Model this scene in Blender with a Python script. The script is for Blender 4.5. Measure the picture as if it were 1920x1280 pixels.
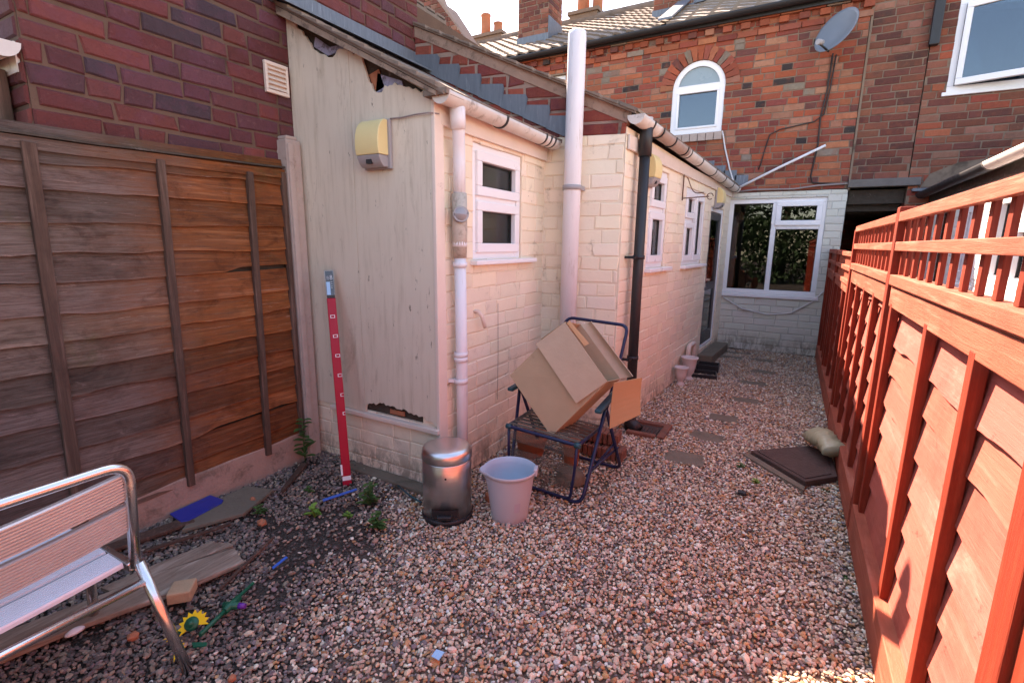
import bpy, bmesh, math, random
import numpy as np
from mathutils import Vector, Matrix, noise as mnoise

for o in list(bpy.data.objects):
    bpy.data.objects.remove(o, do_unlink=True)
SC = bpy.context.scene
COL = SC.collection
rnd = random.Random(7)
R = math.radians

# ---------------------------------------------------------------- camera
cam = bpy.data.cameras.new('camera')
cam.sensor_width = 36.0
cam.lens = 925.0 / 1920.0 * 36.0
cam.clip_start = 0.05
cam.clip_end = 500
camo = bpy.data.objects.new('camera', cam)
COL.objects.link(camo)
RIGHT = Vector((0.8712, 0.4903, 0.0117)); UP = Vector((-0.1056, 0.1646, 0.9805)); FWD = Vector((-0.4790, 0.8560, -0.1955))
camo.matrix_world = Matrix(((RIGHT.x, UP.x, -FWD.x, 0.0), (RIGHT.y, UP.y, -FWD.y, 0.0), (RIGHT.z, UP.z, -FWD.z, 1.55), (0, 0, 0, 1)))
SC.camera = camo

# ---------------------------------------------------------------- sky, sun, exposure
SUN_EL, SUN_AZ = 46.0, -51.0          # azimuth measured from +Y towards +X
world = bpy.data.worlds.new('World'); SC.world = world
world.use_nodes = True
wn = world.node_tree; wn.nodes.clear()
sky = wn.nodes.new('ShaderNodeTexSky'); sky.sky_type = 'NISHITA'; sky.sun_disc = False
sky.sun_elevation = R(SUN_EL); sky.sun_rotation = R(SUN_AZ)
sky.air_density = 1.0; sky.dust_density = 0.6; sky.ozone_density = 1.0
bg = wn.nodes.new('ShaderNodeBackground'); bg.inputs['Strength'].default_value = 0.135
wo = wn.nodes.new('ShaderNodeOutputWorld')
wn.links.new(sky.outputs[0], bg.inputs['Color']); wn.links.new(bg.outputs[0], wo.inputs['Surface'])
sl = bpy.data.lights.new('sun', 'SUN'); sl.energy = 5.0; sl.angle = R(0.5); sl.color = (1.0, 0.92, 0.85)
so = bpy.data.objects.new('sun', sl); COL.objects.link(so)
SDIR = Vector((math.cos(R(SUN_EL)) * math.sin(R(SUN_AZ)), math.cos(R(SUN_EL)) * math.cos(R(SUN_AZ)), math.sin(R(SUN_EL))))
so.rotation_euler = SDIR.to_track_quat('Z', 'Y').to_euler()
so.location = SDIR * 30
vs = SC.view_settings
vs.view_transform = 'Standard'; vs.look = 'None'; vs.gamma = 1.0; vs.use_curve_mapping = False
vs.exposure = 2.4
try:
    vs.use_white_balance = True
    vs.white_balance_temperature = 8200
    vs.white_balance_tint = 18
except Exception as e:
    print('no white balance', e)
SC.render.engine = 'CYCLES'
SC.cycles.max_bounces = 8

# ---------------------------------------------------------------- node helpers
class G:
    def __init__(s, name):
        s.m = bpy.data.materials.new(name); s.m.use_nodes = True
        s.t = s.m.node_tree; s.t.nodes.clear()
        s.out = s.t.nodes.new('ShaderNodeOutputMaterial')
        s.co = s.t.nodes.new('ShaderNodeTexCoord')
    def n(s, typ, **kw):
        nd = s.t.nodes.new(typ)
        for k, v in kw.items():
            if k.startswith('_'):
                setattr(nd, k[1:], v)
            else:
                key = k.replace('__', ' ')
                inp = nd.inputs[int(key[1:])] if key[0] == 'i' and key[1:].isdigit() else nd.inputs[key]
                s.set(inp, v)
        return nd
    def set(s, inp, v):
        if hasattr(v, 'is_output') or isinstance(v, bpy.types.NodeSocket):
            s.t.links.new(v, inp)
        else:
            inp.default_value = v
    def coords(s, scale=(1, 1, 1), loc=(0, 0, 0)):
        mp = s.n('ShaderNodeMapping', Vector=s.co.outputs['Object'], Scale=scale, Location=loc)
        return mp.outputs[0]
    def noise(s, scale=5, detail=4, rough=.55, vec=None, dist=0.0):
        nd = s.n('ShaderNodeTexNoise', Scale=scale, Detail=detail, Roughness=rough, Distortion=dist)
        s.set(nd.inputs['Vector'], vec if vec is not None else s.co.outputs['Object'])
        return nd.outputs['Fac']
    def ramp(s, fac, stops):
        nd = s.t.nodes.new('ShaderNodeValToRGB'); el = nd.color_ramp.elements
        while len(el) < len(stops): el.new(0.5)
        for e, (p, c) in zip(el, stops):
            e.position = p
            e.color = c if len(c) == 4 else (c[0], c[1], c[2], 1)
        s.t.links.new(fac, nd.inputs[0]); return nd.outputs[0]
    def step(s, fac, a, b):
        nd = s.n('ShaderNodeMapRange', Value=fac); nd.inputs['From Min'].default_value = a; nd.inputs['From Max'].default_value = b
        nd.interpolation_type = 'SMOOTHSTEP'; return nd.outputs[0]
    def mix(s, fac, a, b, mode='MIX'):
        nd = s.t.nodes.new('ShaderNodeMix'); nd.data_type = 'RGBA'; nd.blend_type = mode
        s.set(nd.inputs[0], fac); s.set(nd.inputs[6], c4(a)); s.set(nd.inputs[7], c4(b)); return nd.outputs[2]
    def math(s, op, a, b=0.0):
        nd = s.t.nodes.new('ShaderNodeMath'); nd.operation = op; s.set(nd.inputs[0], a); s.set(nd.inputs[1], b); return nd.outputs[0]
    def attr(s, name='tint'):
        nd = s.t.nodes.new('ShaderNodeAttribute'); nd.attribute_name = name; return nd.outputs['Color']
    def bump(s, h, strength=.3, dist=.01):
        return s.n('ShaderNodeBump', Height=h, Strength=strength, Distance=dist).outputs[0]
    def pos(s):
        sp = s.n('ShaderNodeSeparateXYZ', Vector=s.t.nodes.new('ShaderNodeNewGeometry').outputs['Position']); return sp.outputs
    def done(s, col, rough=.6, metal=0.0, normal=None, spec=.4, **kw):
        p = s.t.nodes.new('ShaderNodeBsdfPrincipled')
        s.set(p.inputs['Base Color'], c4(col)); s.set(p.inputs['Roughness'], rough); s.set(p.inputs['Metallic'], metal)
        p.inputs['Specular IOR Level'].default_value = spec
        if normal is not None: s.set(p.inputs['Normal'], normal)
        for k, v in kw.items(): s.set(p.inputs[k.replace('__', ' ')], v)
        s.t.links.new(p.outputs[0], s.out.inputs['Surface']); return s.m

def c4(c):
    if isinstance(c, (tuple, list)) and len(c) == 3: return (c[0], c[1], c[2], 1.0)
    return c

# ---------------------------------------------------------------- materials
def m_brick(name, dirt=(.05, .04, .035), dirt_amt=.5, pale=(.5, .38, .3), blotch=(.24, .065, .035), smear=(.34, .15, .09)):
    g = G(name)
    t = g.attr()
    n1 = g.noise(26, 5, .65)
    c = g.mix(g.math('MULTIPLY', n1, .5), t, (.03, .015, .015), 'MIX')
    c = g.mix(g.math('MULTIPLY', g.step(g.noise(7, 4, .6, g.coords(loc=(4, 8, 3))), .48, .62), .45), c, g.mix(.75, t, blotch, 'MIX'))
    c = g.mix(g.math('MULTIPLY', g.step(g.noise(38, 6, .75), .62, .80), .4), c, pale)
    d = g.step(g.noise(1.3, 5, .7), .52, .78)
    c = g.mix(g.math('MULTIPLY', d, dirt_amt), c, dirt)
    c = g.mix(g.math('MULTIPLY', g.step(g.noise(15, 7, .8, g.coords(loc=(6, 6, 1)), .6), .56, .70), .5), c, g.mix(.6, t, smear, 'MIX'))
    h = g.math('ADD', g.noise(70, 6, .75), g.math('MULTIPLY', g.noise(18, 4, .7), 1.2))
    return g.done(c, rough=.85, normal=g.bump(h, .9, .008), spec=.3)
def m_mortar(name, col, col2):
    g = G(name)
    c = g.mix(g.noise(9, 5, .7), col, col2)
    c = g.mix(g.step(g.noise(2.2, 4, .7), .55, .75), c, tuple(x * .45 for x in col2))
    return g.done(c, rough=.95, normal=g.bump(g.noise(90, 4, .7), .7, .006), spec=.15)
def m_painted(name, col, dirt_amt=.35):
    g = G(name)
    c = g.mix(g.noise(3.5, 5, .65), col, tuple(x * .88 for x in col))
    t = g.attr()
    c = g.mix(.55, c, t, 'MULTIPLY')
    d = g.step(g.noise(6, 6, .75, dist=.4), .56, .72)
    c = g.mix(g.math('MULTIPLY', d, dirt_amt), c, (.28, .22, .15))
    fl = g.step(g.noise(13, 6, .75, g.coords(loc=(3, 1, 7))), .685, .72)
    c = g.mix(g.math('MULTIPLY', fl, .8), c, (.22, .12, .085))
    P = g.pos(); gr = g.math('MULTIPLY', g.step(P[2], .34, .02), g.step(g.noise(8, 6, .8, g.coords(scale=(1, 1, .45), loc=(2, 9, 4)), .5), .44, .60))
    c = g.mix(g.math('MULTIPLY', gr, .75), c, (.16, .135, .10))
    cr = g.step(g.noise(5, 7, .8, g.coords(scale=(1.6, 1.6, .8), loc=(7, 3, 1)), 1.5), .655, .685)
    c = g.mix(g.math('MULTIPLY', cr, .6), c, (.25, .18, .13))
    h = g.math('ADD', g.noise(45, 5, .65), g.math('MULTIPLY', g.noise(10, 3), 1.5))
    return g.done(c, rough=.6, normal=g.bump(h, .35, .006), spec=.35)
def m_wood(name, c1, c2, c3, axis='Y', rough=.8, fine=1.0, pos=None, bumpk=.45):
    g = G(name)
    sc = {'Y': (20, 2.4, 55), 'Z': (45, 45, 2.2), 'X': (2.4, 20, 55)}[axis]
    v = g.coords(scale=tuple(x * fine for x in sc))
    w = g.noise(1.4, 8, .78, v, 1.0)
    n2 = g.noise(.9, 4, .6, v)
    c = g.mix(g.step(w, .3, .7), c1, c2)
    c = g.mix(g.step(n2, .5, .72), c, c3)
    if pos is not None:
        c = pos(g, c, w)
    c = g.mix(1.0, c, g.attr(), 'MULTIPLY')
    big = g.noise(3.2, 5, .7, g.coords(loc=(1, 6, 2)))
    c = g.mix(g.math('MULTIPLY', g.step(big, .45, .7), .5), c, g.mix(1.0, c, (.55, .5, .48), 'MULTIPLY'))
    kn = g.step(g.noise(1.6, 2, .4, g.coords(scale=tuple(x * fine * .16 for x in sc), loc=(5, 2, 9))), .70, .78)
    c = g.mix(g.math('MULTIPLY', kn, .55), c, tuple(x * .35 for x in c2))
    h = g.math('ADD', w, g.math('MULTIPLY', g.noise(7, 3, .6, v), .4))
    return g.done(c, rough=rough, normal=g.bump(h, bumpk, .008), spec=.25)
def m_plain(name, col, rough=.5, metal=0.0, var=.12, scale=8, bump=.0, bscale=60, dirt=None, dirt_t=(.55, .75), spec=.4, streak=False, **kw):
    g = G(name)
    v = g.coords(scale=(6, 6, .7)) if streak else None
    c = g.mix(g.noise(scale, 5, .6, v), tuple(min(1, x * (1 + var)) for x in col), tuple(x * (1 - var) for x in col))
    if dirt is not None:
        c = g.mix(g.math('MULTIPLY', g.step(g.noise(scale * .7, 6, .75, v, .3), *dirt_t), .75), c, dirt)
    nb = g.bump(g.noise(bscale, 4, .6), bump, .006) if bump else None
    r = g.math('ADD', g.math('MULTIPLY', g.noise(scale * 2, 4), .25), rough - .12)
    return g.done(c, rough=r, metal=metal, normal=nb, spec=spec, **kw)
def m_glass(name, tint=(.5, .56, .56), refl=1.0, ior=1.55, gcol=(1, 1, 1)):
    g = G(name)
    tr = g.n('ShaderNodeBsdfTransparent', Color=c4(tint))
    gl = g.n('ShaderNodeBsdfGlossy', Color=c4(gcol), Roughness=0.012)
    wob = g.bump(g.noise(2.2, 2, .5), .03, .02); g.set(gl.inputs['Normal'], wob)
    f = g.n('ShaderNodeFresnel', IOR=ior)
    mx = g.n('ShaderNodeMixShader', i0=g.math('MULTIPLY', f.outputs[0], refl), i1=tr.outputs[0], i2=gl.outputs[0])
    g.t.links.new(mx.outputs[0], g.out.inputs['Surface']); return g.m

MT = {}
MT['brick_nbr'] = m_brick('purple_red_brick', dirt_amt=.3, pale=(.36, .22, .19), blotch=(.13, .045, .07), smear=(.26, .13, .12))
MT['brick_house'] = m_brick('orange_red_brick', dirt_amt=.38, pale=(.5, .28, .17))
MT['brick_sooty'] = m_brick('sooty_red_brick', dirt_amt=.85, pale=(.4, .28, .2))
MT['mortar_nbr'] = m_mortar('brown_mortar', (.165, .10, .072), (.105, .065, .05))
MT['mortar_house'] = m_mortar('grey_mortar', (.27, .19, .14), (.18, .13, .10))
MT['mortar_gable'] = m_mortar('pinkish_mortar', (.34, .24, .20), (.24, .17, .14))
MT['cream'] = m_painted('cream_masonry_paint', (.88, .765, .61))
MT['white_paint'] = m_painted('old_white_masonry_paint', (.66, .65, .58), .45)
MT['cream_joint'] = m_painted('dirty_cream_joint', (.80, .67, .52), .9)
MT['white_joint'] = m_painted('dirty_white_joint', (.52, .51, .46), .7)
MT['upvc'] = m_plain('white_upvc', (.80, .80, .82), .32, var=.03, scale=3, dirt=(.55, .53, .48), dirt_t=(.66, .85))
MT['pipe'] = m_plain('white_pipe', (.72, .71, .74), .42, var=.07, scale=5, dirt=(.40, .34, .27), dirt_t=(.54, .76), streak=True)
MT['pipe_dirty'] = m_plain('stained_pipe', (.48, .42, .36), .55, var=.2, scale=9, dirt=(.13, .10, .07), dirt_t=(.45, .65))
MT['gutter'] = m_plain('weathered_white_gutter', (.62, .57, .53), .5, var=.15, scale=7, dirt=(.17, .13, .10), dirt_t=(.52, .68))
MT['black_plastic'] = m_plain('black_plastic', (.022, .022, .025), .42, var=.2, scale=6, dirt=(.08, .075, .07), dirt_t=(.6, .85))
MT['lead'] = m_plain('lead_sheet', (.135, .155, .185), .5, var=.35, scale=7, bump=.5, bscale=14, dirt=(.30, .33, .37), dirt_t=(.55, .75), streak=True, metal=.25)
MT['tile'] = m_plain('brown_pantile', (.20, .15, .12), .85, var=.35, scale=6, bump=.6, bscale=40, dirt=(.09, .075, .06), dirt_t=(.5, .7))
MT['tile_pale'] = m_plain('pale_roof_tile', (.27, .22, .19), .85, var=.25, scale=6, bump=.6, bscale=40, dirt=(.16, .13, .11), dirt_t=(.55, .75))
MT['dark_wood'] = m_plain('rotten_dark_timber', (.06, .045, .035), .9, var=.5, scale=14, bump=.8, bscale=30, dirt=(.2, .17, .15), dirt_t=(.6, .7))
MT['concrete'] = m_plain('pinkish_concrete', (.42, .33, .29), .9, var=.18, scale=11, bump=.7, bscale=70, dirt=(.13, .10, .085), dirt_t=(.58, .78))
MT['gravel_board'] = m_plain('dirty_brown_concrete', (.34, .225, .18), .9, var=.22, scale=10, bump=.8, bscale=60, dirt=(.11, .085, .065), dirt_t=(.50, .70))
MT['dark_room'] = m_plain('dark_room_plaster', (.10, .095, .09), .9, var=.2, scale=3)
MT['pale_room'] = m_plain('grey_room_plaster', (.30, .29, .27), .9, var=.2, scale=3)
MT['glass'] = m_glass('window_glass')
MT['glass_sky'] = m_glass('sky_reflecting_glass', ior=1.95, gcol=(.72, .86, 1))  # blue put into the reflection colour so the mirrored sky reads bluer
MT['glass_dim'] = m_glass('dusty_glass', (.42, .44, .43), .6)
MT['sky_tinted'] = m_plain('sky_tinted_pane', (.22, .29, .32), .25, var=.08, scale=2, spec=.7)  # grey-blue of the reflected sky put into the pane colour
MT['yellow_lamp'] = m_plain('faded_yellow_plastic', (.74, .60, .30), .4, var=.06, scale=5, dirt=(.5, .36, .15), dirt_t=(.62, .85))
MT['grey_plastic'] = m_plain('grey_plastic', (.33, .31, .32), .5, var=.12, scale=6, dirt=(.15, .13, .12), dirt_t=(.6, .8))
MT['steel_tube'] = m_plain('polished_aluminium', (.80, .78, .76), .24, metal=1.0, var=.06, scale=9, dirt=(.45, .33, .24), dirt_t=(.68, .84))
MT['alu_back'] = m_plain('fence_tinted_aluminium', (.82, .76, .73), .34, metal=.75, var=.08, scale=10, dirt=(.3, .25, .22), dirt_t=(.66, .8))  # warm base colour stands in for the red fence reflected in the backs
MT['alu_slat'] = m_plain('sky_tinted_aluminium', (.74, .78, .84), .42, metal=.12, var=.08, scale=10, dirt=(.3, .25, .22), dirt_t=(.66, .8))  # bluish base colour stands in for the sky reflected on the seat
MT['terracotta'] = m_plain('terracotta', (.40, .15, .08), .85, var=.2, scale=10, bump=.3)
MT['dull_clay'] = m_plain('dull_red_clay', (.21, .085, .058), .9, var=.3, scale=12, bump=.5, dirt=(.08, .06, .05), dirt_t=(.5, .7))
MT['sawn_block'] = m_plain('sawn_tan_block', (.46, .31, .19), .85, var=.2, scale=14, bump=.5)
MT['blue_frame'] = m_plain('dark_blue_enamel', (.010, .016, .060), .35, var=.2, scale=9, dirt=(.05, .10, .14), dirt_t=(.58, .8))
MT['teal_plastic'] = m_plain('dark_teal_plastic', (.015, .07, .09), .4, var=.2, scale=9)
MT['strap'] = m_plain('brown_webbing', (.12, .095, .075), .8, var=.2, scale=20, bump=.3)
MT['card'] = m_plain('brown_cardboard', (.46, .335, .215), .85, var=.12, scale=6, bump=.45, bscale=10, dirt=(.30, .20, .12), dirt_t=(.6, .8), spec=.15)
MT['card_in'] = m_plain('cardboard_inside', (.46, .27, .14), .85, var=.07, scale=5, bump=.12, bscale=30, spec=.15)
MT['card_flap'] = m_plain('corrugated_flap', (.49, .37, .26), .85, var=.12, scale=9, bump=.5, bscale=14, dirt=(.33, .23, .15), dirt_t=(.62, .8), spec=.15)
MT['bucket'] = m_plain('lilac_grey_plastic', (.45, .46, .51), .38, var=.04, scale=5, dirt=(.36, .33, .36), dirt_t=(.62, .85))
MT['bucket_in'] = m_plain('pale_blue_plastic', (.40, .50, .60), .38, var=.04, scale=5)
MT['red_pack'] = m_plain('glossy_red_card', (.37, .007, .028), .38, var=.15, scale=6, spec=.25)
MT['white_card'] = m_plain('white_card', (.75, .73, .74), .5, var=.05)
MT['black_card'] = m_plain('black_card', (.02, .02, .022), .45, var=.2)
MT['pale_blue_card'] = m_plain('pale_blue_card', (.28, .52, .75), .45, var=.06)
MT['blue_plastic'] = m_plain('royal_blue_plastic', (.012, .03, .27), .4, var=.15, scale=8, dirt=(.05, .05, .12), dirt_t=(.55, .75))
MT['bright_blue'] = m_plain('bright_blue_plastic', (.03, .14, .55), .4, var=.1)
MT['green_plastic'] = m_plain('green_plastic', (.005, .11, .06), .35, var=.15)
MT['yellow_plastic'] = m_plain('yellow_plastic', (.85, .58, .01), .4, var=.06)
MT['purple_plastic'] = m_plain('purple_plastic', (.14, .03, .30), .35, var=.1)
MT['vase'] = m_plain('chalky_white_resin', (.66, .58, .56), .7, var=.1, scale=9, bump=.3, bscale=40, dirt=(.35, .27, .24), dirt_t=(.6, .78))
MT['slab'] = m_plain('worn_paving_slab', (.17, .14, .105), .9, var=.2, scale=9, bump=.8, bscale=60, dirt=(.10, .085, .06), dirt_t=(.5, .7))
MT['iron'] = m_plain('rusty_iron', (.085, .052, .044), .75, var=.3, scale=12, bump=.7, bscale=45, dirt=(.13, .10, .09), dirt_t=(.6, .75), metal=.2)
MT['bag'] = m_plain('pale_green_plastic_bag', (.36, .35, .22), .35, var=.15, scale=5, bump=.3, bscale=12, spec=.6)
MT['leaf'] = m_plain('weed_leaf', (.05, .12, .03), .5, var=.35, scale=20)
MT['leaf_light'] = m_plain('fresh_weed_leaf', (.16, .30, .05), .5, var=.25, scale=20)
MT['hedge_leaf'] = m_plain('dark_hedge_leaf', (.03, .06, .02), .6, var=.35, scale=20)
MT['moss'] = m_plain('moss', (.06, .09, .02), .9, var=.4, scale=30, bump=.8)
MT['cable_white'] = m_plain('white_cable', (.6, .58, .58), .5, var=.1)
MT['cable_dark'] = m_plain('dark_cable', (.035, .022, .02), .6, var=.2)
MT['cable_grey'] = m_plain('grey_cable', (.28, .23, .22), .6, var=.2)
MT['dish'] = m_plain('grey_dish_enamel', (.12, .14, .165), .4, var=.12, scale=3, spec=.5)
MT['rust_wire'] = m_plain('rusty_wire', (.14, .075, .05), .8, var=.3, scale=20)
MT['paint_trim'] = m_plain('cream_gloss_trim', (.72, .60, .52), .4, var=.1, scale=6, dirt=(.3, .2, .15), dirt_t=(.62, .74))
MT['grey_timber'] = m_plain('grey_weathered_timber', (.15, .13, .12), .85, var=.25, scale=10, bump=.6, bscale=25, dirt=(.13, .11, .10))

def nbr_pos(g, c, w):
    P = g.pos()
    a = g.step(g.math('ADD', P[1], g.math('MULTIPLY', g.noise(3, 4), .9)), 1.35, 2.25)
    grey = g.mix(g.step(w, .35, .65), (.10, .062, .048), (.19, .135, .115))
    grey = g.mix(g.step(g.noise(2.0, 7, .8, g.coords(scale=(8, 3.0, 16), loc=(2, 2, 2)), .8), .60, .72), grey, (.34, .24, .21))
    c = g.mix(a, grey, c)
    v2 = g.coords(scale=(10, 2.2, 40), loc=(3, 7, 1))
    fl = g.step(g.noise(1.5, 8, .8, v2, 1.2), .57, .66)
    c = g.mix(g.math('MULTIPLY', fl, .55), c, (.36, .235, .19))
    ck = g.step(g.noise(2.2, 7, .8, g.coords(scale=(12, 1.5, 60), loc=(1, 3, 8)), .8), .60, .68)
    c = g.mix(g.math('MULTIPLY', ck, .8), c, (.025, .016, .012))
    pt = g.step(g.noise(6, 5, .75, g.coords(loc=(5, 1, 1), scale=(1, .6, 1.2)), .7), .50, .66)
    c = g.mix(g.math('MULTIPLY', pt, .55), c, g.mix(1.0, c, (.42, .38, .36), 'MULTIPLY'))
    al = g.step(g.noise(2.3, 5, .7, g.coords(loc=(9, 4, 2))), .56, .75)
    return g.mix(g.math('MULTIPLY', al, .45), c, (.12, .11, .035))
def red_pos(g, c, w):
    a = g.step(g.noise(1.6, 6, .75, g.coords(scale=(3, 3, 6), loc=(4, 4, 4)), 1.5), .60, .68)
    c = g.mix(g.math('MULTIPLY', a, .75), c, (.27, .04, .03))
    b = g.step(g.noise(1.1, 5, .7, g.coords(scale=(2, 2, 5), loc=(8, 1, 4)), .5), .55, .75)
    return g.mix(g.math('MULTIPLY', b, .5), c, (.52, .26, .20))
MT['old_fence'] = m_wood('old_brown_fence_wood', (.27, .080, .022), (.12, .042, .018), (.32, .12, .05), 'Y', pos=nbr_pos, bumpk=.8)
MT['old_batten'] = m_wood('old_batten_wood', (.12, .068, .05), (.07, .042, .032), (.18, .11, .085), 'Z', bumpk=.7)
MT['red_board'] = m_wood('red_stained_board', (.43, .108, .078), (.375, .088, .064), (.47, .132, .10), 'Y', rough=.7, bumpk=.35, pos=red_pos)
MT['red_batten'] = m_wood('red_stained_batten', (.25, .030, .012), (.19, .022, .010), (.28, .042, .02), 'Z', rough=.65, bumpk=.4)
MT['red_rail'] = m_wood('red_stained_rail', (.39, .098, .058), (.31, .068, .038), (.45, .15, .10), 'Y', rough=.65, bumpk=.45)
MT['raw_plank'] = m_wood('grey_raw_plank', (.36, .28, .215), (.22, .155, .115), (.50, .41, .33), 'Y', fine=1.2, bumpk=.8)

def m_board():
    g = G('cream_painted_plywood')
    v = g.coords(scale=(26, 26, 1.0)); 
    s1 = g.noise(1.2, 6, .75, v); s2 = g.noise(2.5, 6, .7, g.coords(scale=(9, 9, .9), loc=(2, 5, 1)))
    c = g.mix(g.noise(2, 4), (.70, .62, .51), (.60, .52, .42))
    c = g.mix(g.math('MULTIPLY', g.step(s2, .46, .76), .42), c, (.36, .29, .20))
    st_ = g.step(g.noise(3.2, 7, .75, g.coords(scale=(2.2, 2.2, .55), loc=(3, 3, 6)), .8), .54, .70)
    c = g.mix(g.math('MULTIPLY', st_, .45), c, (.30, .235, .165))
    c = g.mix(g.math('MULTIPLY', g.step(s1, .60, .78), .32), c, (.24, .19, .14))
    c = g.mix(g.math('MULTIPLY', g.step(g.noise(26, 5, .75, g.coords(scale=(1, 1, .3))), .64, .70), .75), c, (.10, .08, .06))
    return g.done(c, rough=.6, normal=g.bump(s1, .35, .004), spec=.3)
MT['plywood'] = m_board()
def m_steel():
    g = G('brushed_steel')
    v = g.coords(scale=(1, 1, 160))
    n = g.noise(1.5, 3, .6, v)
    c = g.mix(n, (.60, .60, .61), (.76, .76, .77))
    c = g.mix(g.math('MULTIPLY', g.step(g.noise(9, 5, .7), .6, .8), .4), c, (.2, .17, .16))
    return g.done(c, rough=g.math('ADD', g.math('MULTIPLY', g.noise(8, 4), .16), .22), metal=1.0, normal=g.bump(n, .06, .002))
MT['brushed'] = m_steel()
def m_clear():
    g = G('clear_plastic_film')
    tr = g.n('ShaderNodeBsdfTransparent', Color=(.93, .93, .95, 1))
    gl = g.n('ShaderNodeBsdfGlossy', Color=(1, 1, 1, 1), Roughness=.12)
    f = g.n('ShaderNodeFresnel', IOR=1.5)
    mx = g.n('ShaderNodeMixShader', i0=f.outputs[0], i1=tr.outputs[0], i2=gl.outputs[0])
    g.t.links.new(mx.outputs[0], g.out.inputs['Surface']); return g.m
MT['clear'] = m_clear()
def m_soil():
    g = G('stony_soil')
    vo = g.n('ShaderNodeTexVoronoi', Vector=g.co.outputs['Object'], Scale=70.0)
    P = g.pos(); q = g.math('ADD', P[0], g.math('ADD', g.math('MULTIPLY', P[1], .55), g.math('MULTIPLY', g.noise(3, 4), .5)))
    clean = g.math('MAXIMUM', g.step(q, -.75, -.35), g.step(P[1], 2.25, 2.4))
    c = g.mix(g.noise(30, 5, .7), (.105, .082, .07), (.055, .043, .038))
    c = g.mix(g.math('MULTIPLY', g.step(g.noise(90, 3), .52, .7), .7), c, (.17, .135, .12))
    c = g.mix(clean, c, g.mix(g.noise(60, 4, .7), (.30, .215, .165), (.14, .10, .08)))
    h = g.math('ADD', g.noise(60, 5, .7), vo.outputs['Distance'])
    return g.done(c, rough=.95, normal=g.bump(h, .9, .02), spec=.1)
MT['soil'] = m_soil()
def m_stone():
    g = G('gravel_stones')
    t = g.attr()
    c = g.mix(g.math('MULTIPLY', g.noise(120, 4, .7), .5), t, (.06, .04, .035))
    c = g.mix(g.step(g.noise(60, 3, .6), .62, .75), c, (.45, .36, .30))
    return g.done(c, rough=.75, normal=g.bump(g.noise(200, 3, .7), .35, .003), spec=.3)
MT['stone'] = m_stone()
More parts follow.
